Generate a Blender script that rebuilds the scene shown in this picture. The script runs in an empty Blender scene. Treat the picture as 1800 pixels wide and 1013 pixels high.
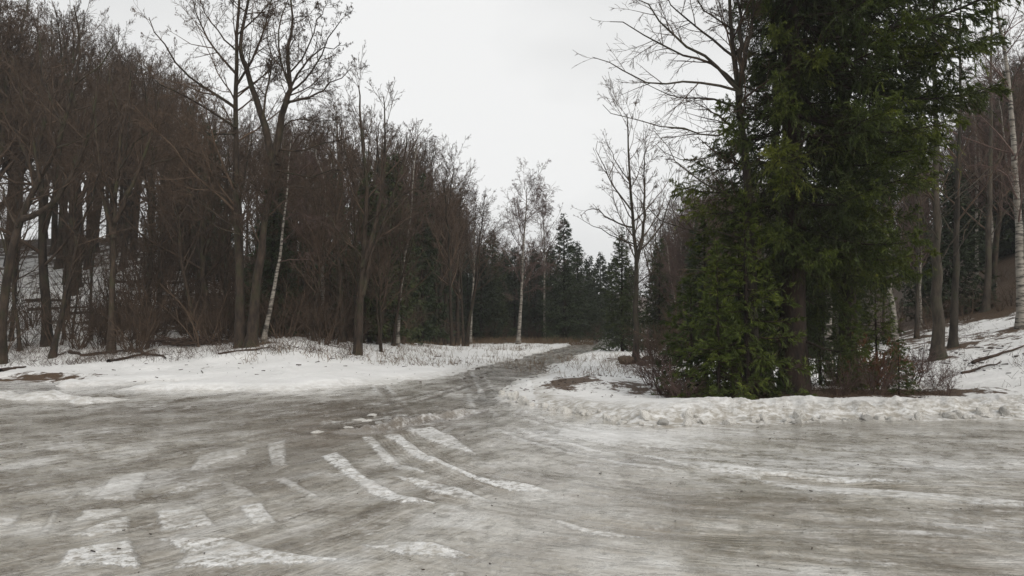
import bpy, math, random
import numpy as np
from mathutils import Vector, Matrix

SC = bpy.context.scene
COL = SC.collection
rad = math.radians
F, UC, VC, CAMH = 1310.0, 900.0, 506.5, 1.6
PITCH = math.atan(63.5 / F)

# ---------------------------------------------------------------- camera
cam = bpy.data.cameras.new('camera')
cam.sensor_width = 36.0
cam.lens = 36.0 * F / 1800.0
cam.clip_start = 0.1
cam.clip_end = 2000
camo = bpy.data.objects.new('camera', cam)
camo.location = (0, 0, CAMH)
camo.rotation_euler = (rad(90) + PITCH, 0, 0)
COL.objects.link(camo)
SC.camera = camo

# ---------------------------------------------------------------- overcast sky
SUN_EL, SUN_AZ = rad(38), rad(150)
world = bpy.data.worlds.new('World')
SC.world = world
world.use_nodes = True
nt = world.node_tree
nt.nodes.clear()
wo = nt.nodes.new('ShaderNodeOutputWorld')
bg = nt.nodes.new('ShaderNodeBackground')
bg.inputs['Strength'].default_value = 0.1
sky = nt.nodes.new('ShaderNodeTexSky')
sky.sky_type = 'NISHITA'
sky.sun_disc = False
sky.sun_elevation = SUN_EL
sky.sun_rotation = SUN_AZ
hs = nt.nodes.new('ShaderNodeHueSaturation')
hs.inputs['Saturation'].default_value = 0.12
nt.links.new(sky.outputs[0], hs.inputs['Color'])
tc = nt.nodes.new('ShaderNodeTexCoord')
mp = nt.nodes.new('ShaderNodeMapping')
mp.inputs['Scale'].default_value = (1.0, 1.0, 2.2)
nz = nt.nodes.new('ShaderNodeTexNoise')
nz.inputs['Scale'].default_value = 1.7
nz.inputs['Detail'].default_value = 4
nz.inputs['Roughness'].default_value = 0.45
nt.links.new(tc.outputs['Generated'], mp.inputs[0])
nt.links.new(mp.outputs[0], nz.inputs['Vector'])
cr = nt.nodes.new('ShaderNodeValToRGB')
cr.color_ramp.elements[0].position = 0.38
cr.color_ramp.elements[0].color = (0.585, 0.59, 0.59, 1)
cr.color_ramp.elements[1].position = 0.62
cr.color_ramp.elements[1].color = (0.77, 0.773, 0.77, 1)
nt.links.new(nz.outputs[0], cr.inputs[0])
ml = nt.nodes.new('ShaderNodeMix'); ml.data_type = 'RGBA'; ml.blend_type = 'MULTIPLY'
ml.inputs[0].default_value = 1.0
ml.inputs[7].default_value = (10, 10, 10, 1)
nt.links.new(cr.outputs[0], ml.inputs[6])
mx = nt.nodes.new('ShaderNodeMix'); mx.data_type = 'RGBA'
mx.inputs[0].default_value = 0.93
nt.links.new(hs.outputs[0], mx.inputs[6])
nt.links.new(ml.outputs[2], mx.inputs[7])
nt.links.new(mx.outputs[2], bg.inputs[0])
nt.links.new(bg.outputs[0], wo.inputs[0])

sl = bpy.data.lights.new('sun', 'SUN')
sl.energy = 1.5
sl.angle = rad(30)
sl.color = (1.0, 0.94, 0.86)
so = bpy.data.objects.new('sun', sl)
sd_ = Vector((math.sin(SUN_AZ) * math.cos(SUN_EL), math.cos(SUN_AZ) * math.cos(SUN_EL), math.sin(SUN_EL)))
so.rotation_euler = sd_.to_track_quat('Z', 'Y').to_euler()
COL.objects.link(so)
SC.render.engine = 'CYCLES'
SC.view_settings.view_transform = 'Standard'
SC.view_settings.look = 'None'
SC.view_settings.exposure = 0.3
SC.view_settings.gamma = 1.0
SC.view_settings.use_curve_mapping = False
SC.cycles.max_bounces = 4
SC.cycles.diffuse_bounces = 3
SC.cycles.glossy_bounces = 2
SC.render.resolution_x = 1024
SC.render.resolution_y = 576

# ---------------------------------------------------------------- helpers: rays
CP, SP = math.cos(PITCH), math.sin(PITCH)

def ray(u, v):
    a = (np.asarray(u, float) - UC) / F
    b = (VC - np.asarray(v, float)) / F
    return a + 0 * b, CP - b * SP + 0 * a, SP + b * CP + 0 * a

def W(u, v, Y):
    a, y, z = ray(u, v)
    t = Y / y
    return Vector((float(a * t), float(Y), float(CAMH + z * t)))

def G(pts, z=0.0):
    """places on level ground, in metres, of picture points"""
    p = np.array(pts, float)
    a, y, zz = ray(p[:, 0], p[:, 1])
    t = (z - CAMH) / zz
    return np.stack([a * t, y * t], 1)

# ---------------------------------------------------------------- helpers: noise
_rs = np.random.RandomState(5)
_TAB = _rs.rand(256, 256).astype(np.float32)

def vnoise(x, y, seed=0):
    x = x + seed * 17.31; y = y + seed * 9.73
    xi = np.floor(x).astype(np.int64); yi = np.floor(y).astype(np.int64)
    fx = x - xi; fy = y - yi
    fx = fx * fx * (3 - 2 * fx); fy = fy * fy * (3 - 2 * fy)
    a = _TAB[xi & 255, yi & 255]; b = _TAB[(xi + 1) & 255, yi & 255]
    c = _TAB[xi & 255, (yi + 1) & 255]; d = _TAB[(xi + 1) & 255, (yi + 1) & 255]
    return (a * (1 - fx) + b * fx) * (1 - fy) + (c * (1 - fx) + d * fx) * fy - 0.5

def fbm(x, y, s, octv=4, seed=0, gain=0.5):
    r = 0; a = 1.0; x = x / s; y = y / s
    for o in range(octv):
        r = r + a * vnoise(x, y, seed + o * 3)
        x = x * 2.03; y = y * 2.03; a *= gain
    return r

def sstep(a, b, x):
    if a > b: return 1 - sstep(b, a, x)
    t = np.clip((x - a) / (b - a), 0, 1)
    return t * t * (3 - 2 * t)

def poly_sd(P, x, y):
    """signed distance to a closed polygon, positive inside"""
    d2 = np.full(x.shape, 1e12); ins = np.zeros(x.shape, bool)
    n = len(P)
    for i in range(n):
        ax, ay = P[i]; bx, by = P[(i + 1) % n]
        ex, ey = bx - ax, by - ay
        wx, wy = x - ax, y - ay
        t = np.clip((wx * ex + wy * ey) / (ex * ex + ey * ey + 1e-12), 0, 1)
        d2 = np.minimum(d2, (wx - ex * t) ** 2 + (wy - ey * t) ** 2)
        if by != ay:
            c = ((ay > y) != (by > y)) & (x < (bx - ax) * (y - ay) / (by - ay) + ax)
            ins ^= c
    d = np.sqrt(d2)
    return np.where(ins, d, -d)

def smooth_line(P, n=40):
    P = np.asarray(P, float)
    k = len(P)
    t = np.linspace(0, k - 1, n)
    out = []
    for tt in t:
        i = min(int(tt), k - 2); f = tt - i
        p0 = P[max(i - 1, 0)]; p1 = P[i]; p2 = P[i + 1]; p3 = P[min(i + 2, k - 1)]
        out.append(0.5 * ((2 * p1) + (-p0 + p2) * f + (2 * p0 - 5 * p1 + 4 * p2 - p3) * f * f + (-p0 + 3 * p1 - 3 * p2 + p3) * f ** 3))
    return np.array(out)

def line_sd(P, x, y):
    """signed distance (left positive) and arc length along a polyline"""
    d2 = np.full(x.shape, 1e12); sg = np.zeros(x.shape); al = np.zeros(x.shape)
    acc = 0.0
    for i in range(len(P) - 1):
        ax, ay = P[i]; bx, by = P[i + 1]
        ex, ey = bx - ax, by - ay
        L2 = ex * ex + ey * ey; L = math.sqrt(L2)
        wx, wy = x - ax, y - ay
        t0 = (wx * ex + wy * ey) / L2
        lo = -50 if i == 0 else 0; hi = 50 if i == len(P) - 2 else 1
        t = np.clip(t0, lo, hi)
        q = (wx - ex * t) ** 2 + (wy - ey * t) ** 2
        m = q < d2
        d2 = np.where(m, q, d2)
        sg = np.where(m, np.sign(ex * wy - ey * wx), sg)
        al = np.where(m, acc + t * L, al)
        acc += L
    return np.sqrt(d2) * sg, al

# ---------------------------------------------------------------- terrain shape
EDGE = G([(-700, 648), (-300, 650), (0, 655), (200, 670), (330, 684), (480, 689), (600, 682), (700, 674), (800, 659), (900, 635), (960, 620), (1014, 608), (1062, 600.5)])
EDGE = np.vstack([EDGE, [[10.4, 78], [11.2, 90], [10, 120], [6, 160]]])
REDGE = np.vstack([[[9, 160], [13.5, 120], [14.5, 90], [15.0, 78]],
                   G([(1098, 602), (1040, 611), (990, 624), (930, 646), (890, 664), (868, 682), (885, 702), (940, 716), (1050, 735), (1120, 749), (1200, 748), (1350, 746), (1500, 742), (1620, 740), (1700, 737), (1900, 734), (2600, 734)])])
ICE = np.vstack([EDGE, REDGE, [[40, 10], [40, -40], [-60, -40], [-60, 20]]])
BANK = G([(870, 690), (940, 716), (1050, 735), (1120, 749), (1200, 748), (1350, 746), (1500, 742), (1620, 740), (1700, 737), (1900, 734), (2600, 734)])
HILL_L = np.array([[-60, 37], [-34, 35], [-20, 32.5], [-12, 33], [-7.5, 38], [-6, 50], [-4, 66], [4, 95], [20, 150]])

def base_h(x, y):
    dl, al = line_sd(EDGE, x, y)
    amp = 1.17 * (1 - sstep(29, 52, y))
    z = amp * sstep(0.0, 10.5, dl)
    z = z + 0.10 * sstep(-6, 6, dl) * sstep(40, 70, y) * 0
    dh, _ = line_sd(HILL_L, x, y)
    q = np.clip(dh, 0, 24)
    z = z + 0.40 * (np.sqrt(q * q + 9) - 3)
    # right side
    rr = np.clip(x - 9.5 - 0.12 * (y - 14), 0, 30) * sstep(12.5, 20, y)
    z = z + 0.26 * (np.sqrt(rr * rr + 2.2) - 1.48)
    rr2 = np.clip(x - 22, 0, 22) * sstep(24, 40, y)
    z = z + 0.22 * rr2
    # far rise closing the valley
    z = z + 0.03 * np.clip(y - 95, 0, 60)
    z = z + 0.25 * fbm(x, y, 9.0, 3, 1) * sstep(1, 5, np.abs(dl)) * sstep(14, 26, y)
    return z

def thick(x, y, detail=True):
    sd = -poly_sd(ICE, x, y)
    if detail:
        sd = sd + (0.45 + .4 * (x < -5)) * fbm(x, y, 1.6, 4, 7) * sstep(8, 20, y) + 0.3 * fbm(x, y, 0.4, 3, 9)
    lm_ = sstep(-4, -7, x) * sstep(14.5, 17.5, y) * (y < 40)
    sd = sd + lm_ * (0.5 + 3.4 * fbm(x * .30, y, 1.1, 4, 27))
    ctr = (y - 17) * 0.165 - 2.2
    sd = sd - (0.15 + 0.6 * sstep(-0.5, 0.8, x - ctr)) * sstep(15, 28, y) * (x > -12)
    T = np.where(sd > 0, 0.11 * sstep(0, 0.9, sd), -0.06 * sstep(0, 0.35, -sd) - 0.004)
    db, ab = line_sd(BANK, x, y)
    inner = sd
    m = np.exp(-((inner - 1.05) / 0.62) ** 2) * sstep(0.15, 0.55, inner)
    near = (y < 22) & (x > 0.2)
    taper = sstep(1.2, 3.8, x)
    taper = taper * (0.55 + 0.45 * (1 - sstep(8, 12, x)))
    hgt = 0.145 + 0.13 * fbm(x, y, 1.3, 3, 12)
    hgt = hgt + 0.16 * fbm(x, y, 0.22, 4, 15, .65) * (1 - sstep(0.6, 1.4, inner))
    T = T + np.where(near, m * hgt * taper, 0)
    # mound right of the junction
    mx_, my_ = G([(1060, 690)])[0]
    T = T + 0.22 * np.exp(-(((x - mx_) / 1.5) ** 2 + ((y - my_ - 1.2) / 1.6) ** 2))
    # verge ridges on the left plaza
    for (u, v, ru, rv, a) in ((70, 699, 2.6, 0.42, 0.13), (250, 713, 1.3, 0.25, 0.075), (150, 707, 1.9, 0.3, 0.09), (230, 655, 3.2, 1.0, 0.08), (400, 668, 2.4, 0.8, 0.06)):
        cx, cy = G([(u, v)])[0]
        dx = (x - cx) * 0.96 + (y - cy) * -0.28; dy = (x - cx) * 0.28 + (y - cy) * 0.96
        T = T + a * np.exp(-(dx / ru) ** 2 - (dy / rv) ** 2) * np.clip(0.7 + 2.2 * fbm(x, y, 0.7, 4, 21), 0, 2)
    return T, sd

def ground_z(x, y):
    x = np.atleast_1d(np.asarray(x, float)); y = np.atleast_1d(np.asarray(y, float))
    T, _ = thick(x, y)
    return base_h(x, y) + np.maximum(T, 0)

def gz(x, y):
    return float(ground_z(x, y)[0])

def hit(u, v, far=140):
    a, yy, zz = ray(u, v)
    Y = np.linspace(3, far, 1400)
    t = Y / yy
    zr = CAMH + zz * t
    g = ground_z(a * t, Y)
    k = np.argmax(zr < g)
    if zr[k] >= g[k]: k = len(Y) - 1
    return Vector((float(a * t[k]), float(Y[k]), float(g[k])))

# ---------------------------------------------------------------- helpers: meshes
def mesh_np(name, V, Fq, mats=(), smooth=True, mi=None):
    me = bpy.data.meshes.new(name)
    V = np.ascontiguousarray(V, np.float32); Fq = np.ascontiguousarray(Fq, np.int32)
    k = Fq.shape[1]
    me.vertices.add(len(V)); me.vertices.foreach_set('co', V.ravel())
    me.loops.add(Fq.size); me.loops.foreach_set('vertex_index', Fq.ravel())
    me.polygons.add(len(Fq))
    me.polygons.foreach_set('loop_start', np.arange(0, Fq.size, k, dtype=np.int32))
    me.polygons.foreach_set('use_smooth', np.full(len(Fq), smooth, bool))
    for m in mats: me.materials.append(m)
    if mi is not None: me.polygons.foreach_set('material_index', np.asarray(mi, np.int32))
    me.update(calc_edges=True)
    return me

def obj(name, me, parent=None, loc=None):
    o = bpy.data.objects.new(name, me)
    COL.objects.link(o)
    if parent is not None: o.parent = parent
    if loc is not None: o.location = loc
    return o

def tag(o, label, cat, group=None, kind=None):
    o['label'] = label; o['category'] = cat
    if group: o['group'] = group
    if kind: o['kind'] = kind
    return o

def thing(name, label, cat, loc, rz=0.0, group=None, s=1.0):
    o = bpy.data.objects.new(name, None)
    COL.objects.link(o)
    o.location = loc; o.rotation_euler = (0, 0, rz); o.scale = (s, s, s)
    o.empty_display_size = 0.3
    return tag(o, label, cat, group)

def unit(v):
    return v / (np.linalg.norm(v, axis=-1, keepdims=True) + 1e-9)

def tubes(P, R, s):
    """P (K,m,3), R (K,m) -> quads of K tapering tubes with s sides"""
    K, m, _ = P.shape
    T = np.empty_like(P)
    T[:, 1:-1] = P[:, 2:] - P[:, :-2] if m > 2 else T[:, 1:-1]
    T[:, 0] = P[:, 1] - P[:, 0]; T[:, -1] = P[:, -1] - P[:, -2]
    T = unit(T)
    mean = unit(P[:, -1] - P[:, 0])
    ref = np.where(np.abs(mean[:, 2:3]) > 0.8, np.array([[1.0, 0, 0]]), np.array([[0, 0, 1.0]]))
    ref = np.repeat(ref[:, None, :], m, 1)
    A = unit(np.cross(T, ref)); B = np.cross(T, A)
    ang = np.arange(s) * 2 * np.pi / s
    ca = np.cos(ang)[None, None, :, None]; sa = np.sin(ang)[None, None, :, None]
    V = P[:, :, None, :] + R[:, :, None, None] * (A[:, :, None, :] * ca + B[:, :, None, :] * sa)
    V = V.reshape(-1, 3)
    base = (np.arange(K) * m * s)[:, None, None]
    ii = (np.arange(m - 1) * s)[None, :, None]
    j = np.arange(s)[None, None, :]; j2 = (j + 1) % s
    Fq = np.stack([base + ii + j, base + ii + j2, base + ii + s + j2, base + ii + s + j], -1).reshape(-1, 4)
    return V, Fq

def join(parts):
    Vs, Fs, n = [], [], 0
    for V, Fq in parts:
        Vs.append(V); Fs.append(Fq + n); n += len(V)
    return np.vstack(Vs), np.vstack(Fs)

def resample(P, m):
    return smooth_line(P, m)

# ---------------------------------------------------------------- materials
def new_mat(name):
    m = bpy.data.materials.new(name); m.use_nodes = True
    n = m.node_tree; b = n.nodes['Principled BSDF']
    return m, n, b

def N(n, t, **kw):
    o = n.nodes.new(t)
    for k, v in kw.items(): setattr(o, k, v)
    return o

def noise_node(n, vec, scale, detail=3, rough=0.55):
    z = N(n, 'ShaderNodeTexNoise')
    z.inputs['Scale'].default_value = scale; z.inputs['Detail'].default_value = detail; z.inputs['Roughness'].default_value = rough
    n.links.new(vec, z.inputs['Vector'])
    return z.outputs[0]

def ramp(n, fac, stops):
    r = N(n, 'ShaderNodeValToRGB')
    e = r.color_ramp.elements
    while len(e) < len(stops): e.new(0.5)
    for i, (p, c) in enumerate(stops):
        e[i].position = p
        e[i].color = (c, c, c, 1) if isinstance(c, (int, float)) else (*c, 1)
    n.links.new(fac, r.inputs[0])
    return r.outputs[0]

def math_(n, op, a, b=None, clamp=False):
    m = N(n, 'ShaderNodeMath', operation=op); m.use_clamp = clamp
    for i, v in enumerate((a, b)):
        if v is None: continue
        if isinstance(v, (int, float)): m.inputs[i].default_value = v
        else: n.links.new(v, m.inputs[i])
    return m.outputs[0]

def mixc(n, fac, a, b, mode='MIX'):
    m = N(n, 'ShaderNodeMix'); m.data_type = 'RGBA'; m.blend_type = mode
    for i, v in ((0, fac), (6, a), (7, b)):
        if isinstance(v, (int, float)): m.inputs[i].default_value = v if i == 0 else (v, v, v, 1)
        elif isinstance(v, tuple): m.inputs[i].default_value = (*v, 1)
        else: n.links.new(v, m.inputs[i])
    return m.outputs[2]

def mapping(n, vec, scale):
    m = N(n, 'ShaderNodeMapping'); m.inputs['Scale'].default_value = scale
    n.links.new(vec, m.inputs[0]); return m.outputs[0]

def bump(n, b, h, strength, dist):
    k = N(n, 'ShaderNodeBump'); k.inputs['Strength'].default_value = strength; k.inputs['Distance'].default_value = dist
    n.links.new(h, k.inputs['Height']); n.links.new(k.outputs[0], b.inputs['Normal'])

def bark(name, c1, c2, scale=6, moss=None):
    m, n, b = new_mat(name)
    t = N(n, 'ShaderNodeTexCoord').outputs['Object']
    v = mapping(n, t, (1, 1, 0.35))
    f = noise_node(n, v, scale, 5, 0.65)
    c = ramp(n, f, [(0.35, c1), (0.65, c2)])
    if moss:
        f2 = noise_node(n, t, 1.3, 3)
        c = mixc(n, ramp(n, f2, [(0.5, 0.0), (0.65, 0.7)]), c, moss)
    oi = N(n, 'ShaderNodeObjectInfo').outputs['Random']
    c = mixc(n, 1.0, c, ramp(n, oi, [(0.0, 0.72), (1.0, 1.25)]), 'MULTIPLY')
    n.links.new(c, b.inputs['Base Color'])
    b.inputs['Roughness'].default_value = 0.85
    b.inputs['Specular IOR Level'].default_value = 0.25
    bump(n, b, noise_node(n, mapping(n, t, (1, 1, 0.3)), scale * 4, 4), 0.7, 0.03)
    return m

M_BARK = bark('dark_bark', (0.014, 0.010, 0.007), (0.058, 0.041, 0.029), 7, (0.040, 0.042, 0.020))
M_SBARK = bark('spruce_bark', (0.008, 0.0055, 0.0045), (0.030, 0.019, 0.014), 8)
M_TWIG = bark('twig', (0.042, 0.028, 0.019), (0.112, 0.077, 0.054), 3)
M_TWIG_P = bark('purplish_twig', (0.058, 0.037, 0.031), (0.115, 0.077, 0.066), 3)
M_SHRUB = bark('red_brown_twig', (0.040, 0.027, 0.018), (0.10, 0.068, 0.047), 3)
M_GREYBARK = bark('grey_bark', (0.022, 0.018, 0.014), (0.065, 0.053, 0.040), 6, (0.036, 0.040, 0.02))
M_DEAD = bark('weathered_wood', (0.02, 0.013, 0.01), (0.075, 0.05, 0.037), 9)

def birch_mat():
    m, n, b = new_mat('birch_bark')
    t = N(n, 'ShaderNodeTexCoord').outputs['Object']
    v = mapping(n, t, (2.2, 2.2, 9))
    f = noise_node(n, v, 1.3, 4, 0.6)
    c = ramp(n, f, [(0.42, (0.03, 0.025, 0.02)), (0.5, (0.22, 0.20, 0.17)), (0.8, (0.36, 0.34, 0.30))])
    f2 = noise_node(n, t, 0.8, 3)
    c = mixc(n, ramp(n, f2, [(0.45, 0.0), (0.7, 0.75)]), c, (0.10, 0.08, 0.06))
    n.links.new(c, b.inputs['Base Color']); b.inputs['Roughness'].default_value = 0.7
    return m
M_BIRCH = birch_mat()

def needle_mat(name, c1, c2, c3):
    m, n, b = new_mat(name)
    t = N(n, 'ShaderNodeTexCoord').outputs['Object']
    f = noise_node(n, t, 1.6, 5, 0.7)
    c = ramp(n, f, [(0.3, c1), (0.55, c2), (0.78, c3)])
    g = N(n, 'ShaderNodeNewGeometry').outputs['Random Per Island']
    c = mixc(n, 1.0, c, ramp(n, g, [(0.0, 0.75), (1.0, 1.3)]), 'MULTIPLY')
    oi = N(n, 'ShaderNodeObjectInfo').outputs['Random']
    c = mixc(n, 1.0, c, ramp(n, oi, [(0.0, (0.8, 0.8, 0.8)), (0.7, (1.1, 1.1, 1.0)), (1.0, (1.5, 1.3, 1.0))]), 'MULTIPLY')
    n.links.new(c, b.inputs['Base Color'])
    b.inputs['Roughness'].default_value = 0.6
    b.inputs['Specular IOR Level'].default_value = 0.3
    return m
M_NEEDLE = needle_mat('spruce_needles', (0.012, 0.021, 0.004), (0.046, 0.068, 0.009), (0.12, 0.14, 0.02))
M_NEEDLE_F = needle_mat('far_spruce_needles', (0.012, 0.020, 0.008), (0.028, 0.040, 0.015), (0.046, 0.058, 0.022))

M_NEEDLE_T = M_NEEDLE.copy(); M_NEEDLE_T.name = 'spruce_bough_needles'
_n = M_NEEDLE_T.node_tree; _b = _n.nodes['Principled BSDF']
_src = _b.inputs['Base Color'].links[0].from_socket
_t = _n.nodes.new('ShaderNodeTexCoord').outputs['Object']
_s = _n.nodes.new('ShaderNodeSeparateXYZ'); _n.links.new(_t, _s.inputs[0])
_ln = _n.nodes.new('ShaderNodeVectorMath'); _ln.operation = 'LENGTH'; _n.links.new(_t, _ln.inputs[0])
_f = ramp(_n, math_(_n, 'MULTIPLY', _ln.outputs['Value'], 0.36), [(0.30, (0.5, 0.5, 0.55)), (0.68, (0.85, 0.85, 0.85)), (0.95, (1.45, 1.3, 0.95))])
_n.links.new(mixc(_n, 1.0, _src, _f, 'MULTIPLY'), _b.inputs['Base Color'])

def snow_mat():
    m, n, b = new_mat('snow')
    t = N(n, 'ShaderNodeTexCoord').outputs['Object']
    at = N(n, 'ShaderNodeAttribute', attribute_name='smask').outputs['Vector']
    sp = N(n, 'ShaderNodeSeparateXYZ'); n.links.new(at, sp.inputs[0])
    dirt, litter, floor = sp.outputs
    f1 = noise_node(n, t, 0.7, 5, 0.6)
    c = ramp(n, f1, [(0.3, (0.74, 0.74, 0.73)), (0.7, (0.86, 0.86, 0.855))])
    f2 = noise_node(n, mapping(n, t, (1, 1.6, 3)), 5.0, 6, 0.7)
    dm = math_(n, 'MULTIPLY', dirt, ramp(n, f2, [(0.38, 0.0), (0.58, 1.0)]))
    c = mixc(n, dm, c, (0.33, 0.30, 0.25))
    # thawed patches with leaf litter
    f3 = noise_node(n, mapping(n, t, (1, 0.8, 1)), 2.6, 7, 0.72)
    lm = ramp(n, math_(n, 'ADD', f3, math_(n, 'MULTIPLY', litter, 0.42)), [(0.73, 0.0), (0.79, 1.0)])
    f4 = noise_node(n, t, 23, 4, 0.7)
    lc = ramp(n, f4, [(0.3, (0.03, 0.02, 0.012)), (0.55, (0.10, 0.062, 0.036)), (0.75, (0.17, 0.11, 0.06))])
    c = mixc(n, lm, c, lc)
    f5 = noise_node(n, t, 0.9, 7, 0.75)
    fm = ramp(n, math_(n, 'ADD', f5, math_(n, 'MULTIPLY', floor, 0.34)), [(0.66, 0.0), (0.72, 1.0)])
    c = mixc(n, fm, c, mixc(n, 0.5, lc, (0.06, 0.04, 0.025)))
    n.links.new(c, b.inputs['Base Color'])
    b.inputs['Roughness'].default_value = 0.6
    b.inputs['Specular IOR Level'].default_value = 0.3
    b.inputs['Subsurface Weight'].default_value = 0.0
    h = math_(n, 'ADD', noise_node(n, t, 3.2, 7, 0.7), math_(n, 'MULTIPLY', noise_node(n, t, 28, 4, 0.7), 0.22))
    bump(n, b, h, 0.9, 0.13)
    return m
M_SNOW = snow_mat()

def con(n, v, k):
    return math_(n, 'ADD', math_(n, 'MULTIPLY', math_(n, 'SUBTRACT', v, 0.5), k), 0.5)

def ice_mat():
    m, n, b = new_mat('packed_ice')
    t = N(n, 'ShaderNodeTexCoord').outputs['Object']
    A = N(n, 'ShaderNodeAttribute', attribute_name='flow_a').outputs['Vector']
    B = N(n, 'ShaderNodeAttribute', attribute_name='flow_b').outputs['Vector']
    Mk = N(n, 'ShaderNodeAttribute', attribute_name='mask').outputs['Vector']
    Pk = N(n, 'ShaderNodeAttribute', attribute_name='patch').outputs['Vector']
    ampn = N(n, 'ShaderNodeSeparateXYZ'); n.links.new(N(n, 'ShaderNodeAttribute', attribute_name='strength').outputs['Vector'], ampn.inputs[0])
    sm = N(n, 'ShaderNodeSeparateXYZ'); n.links.new(Mk, sm.inputs[0]); white, brown, dark = sm.outputs
    sk = N(n, 'ShaderNodeSeparateXYZ'); n.links.new(Pk, sk.inputs[0]); patch, wA, tread = sk.outputs
    def both(sc, scale, det, ro):
        a = noise_node(n, mapping(n, A, sc), scale, det, ro)
        bb = noise_node(n, mapping(n, B, sc), scale, det, ro)
        q = N(n, 'ShaderNodeMix'); n.links.new(wA, q.inputs[0]); n.links.new(bb, q.inputs[2]); n.links.new(a, q.inputs[3])
        return q.outputs[0]
    s1 = both((1.0, 0.16, 1), 2.2, 5, 0.6)      # broad wheel streaks
    s2 = both((1.0, 0.12, 1), 9.0, 5, 0.65)     # fine streaks
    s3 = both((1.0, 0.35, 1), 5.0, 6, 0.7)
    iso = noise_node(n, t, 1.1, 6, 0.62)
    fine = noise_node(n, t, 14, 6, 0.72)
    s4 = both((1.0, 0.10, 1), 26.0, 4, 0.6)     # hairline scratches
    mid = noise_node(n, t, 4.5, 6, 0.7)
    base = ramp(n, con(n, math_(n, 'ADD', math_(n, 'MULTIPLY', iso, 0.6), math_(n, 'MULTIPLY', s1, 0.4)), 3.2), [(0.15, (0.235, 0.205, 0.158)), (0.5, (0.455, 0.43, 0.378)), (0.82, (0.72, 0.712, 0.685))])
    base = mixc(n, ramp(n, con(n, mid, 2.2), [(0.2, 0.7), (0.55, 0.0)]), base, (0.165, 0.148, 0.118))
    base = mixc(n, ramp(n, fine, [(0.45, 0.0), (0.7, 0.5)]), base, (0.56, 0.55, 0.52))
    # brown grit
    bv = math_(n, 'ADD', con(n, math_(n, 'ADD', math_(n, 'MULTIPLY', s3, 0.5), math_(n, 'MULTIPLY', mid, 0.5)), 2.4), math_(n, 'MULTIPLY', brown, 0.45))
    base = mixc(n, ramp(n, bv, [(0.52, 0.0), (0.95, 0.75)]), base, mixc(n, con(n, fine, 2), (0.075, 0.053, 0.034), (0.26, 0.213, 0.155)))
    # dark worn streaks
    dv = math_(n, 'ADD', math_(n, 'ADD', math_(n, 'MULTIPLY', s1, 0.42), math_(n, 'MULTIPLY', s2, 0.22)), math_(n, 'ADD', math_(n, 'MULTIPLY', s4, 0.12), math_(n, 'MULTIPLY', mid, 0.24)))
    dv = math_(n, 'ADD', con(n, dv, 2.6), math_(n, 'MULTIPLY', dark, 0.29))
    base = mixc(n, ramp(n, dv, [(0.58, 0.0), (1.0, 0.88)]), base, mixc(n, con(n, s3, 2), (0.046, 0.034, 0.024), (0.20, 0.166, 0.124)))
    # whiter compacted snow
    wv = math_(n, 'ADD', math_(n, 'ADD', math_(n, 'MULTIPLY', s3, 0.30), math_(n, 'MULTIPLY', s2, 0.2)), math_(n, 'ADD', math_(n, 'MULTIPLY', mid, 0.25), math_(n, 'MULTIPLY', fine, 0.25)))
    wv = math_(n, 'ADD', con(n, wv, 2.0), math_(n, 'MULTIPLY', white, 0.24))
    base = mixc(n, ramp(n, wv, [(0.58, 0.0), (0.78, 0.95)]), base, (0.72, 0.715, 0.70))
    # crisp-edged refrozen patches
    rag = noise_node(n, t, 16, 7, 0.8)
    pv = math_(n, 'ADD', patch, math_(n, 'MULTIPLY', math_(n, 'SUBTRACT', rag, 0.5), 0.18))
    pm = ramp(n, math_(n, 'ADD', math_(n, 'MULTIPLY', pv, 14.0), 0.5), [(0.35, 0.0), (0.7, 1.0)])
    hole = noise_node(n, t, 12, 7, 0.8)
    big = noise_node(n, t, 1.7, 6, 0.7)
    pm2 = math_(n, 'MULTIPLY', math_(n, 'MULTIPLY', pm, ramp(n, con(n, hole, 1.6), [(0.38, 0.0), (0.56, 1.0)])), ramp(n, big, [(0.38, 0.4), (0.52, 1.0)]))
    pm2 = math_(n, 'MULTIPLY', pm2, math_(n, 'MULTIPLY', ampn.outputs[0], 1.35), True)
    base = mixc(n, pm2, base, mixc(n, con(n, fine, 2), (0.64, 0.64, 0.63), (0.88, 0.88, 0.87)))
    # tread grooves
    wv2 = N(n, 'ShaderNodeTexWave'); wv2.wave_type = 'BANDS'; wv2.bands_direction = 'X'
    wv2.inputs['Scale'].default_value = 5.2; wv2.inputs['Distortion'].default_value = 1.2; wv2.inputs['Detail'].default_value = 2
    n.links.new(mapping(n, B, (1, 0.15, 1)), wv2.inputs['Vector'])
    tm = math_(n, 'MULTIPLY', tread, ramp(n, s3, [(0.35, 0.3), (0.6, 1.0)]))
    tcl = mixc(n, wv2.outputs[1], (0.17, 0.135, 0.095), (0.45, 0.42, 0.36))
    base = mixc(n, math_(n, 'MULTIPLY', tm, 0.55), base, tcl)
    n.links.new(base, b.inputs['Base Color'])
    rg = math_(n, 'ADD', ramp(n, con(n, mid, 1.5), [(0.25, 0.12), (0.75, 0.45)]), math_(n, 'MULTIPLY', pm, 0.2))
    n.links.new(rg, b.inputs['Roughness'])
    b.inputs['Specular IOR Level'].default_value = 0.55
    h = math_(n, 'ADD', math_(n, 'MULTIPLY', s1, 1.0), math_(n, 'MULTIPLY', s2, 0.5))
    h = math_(n, 'ADD', h, math_(n, 'MULTIPLY', s3, 0.6))
    h = math_(n, 'ADD', h, math_(n, 'MULTIPLY', fine, 0.35))
    h = math_(n, 'ADD', h, math_(n, 'MULTIPLY', pm, 0.10))
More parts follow.
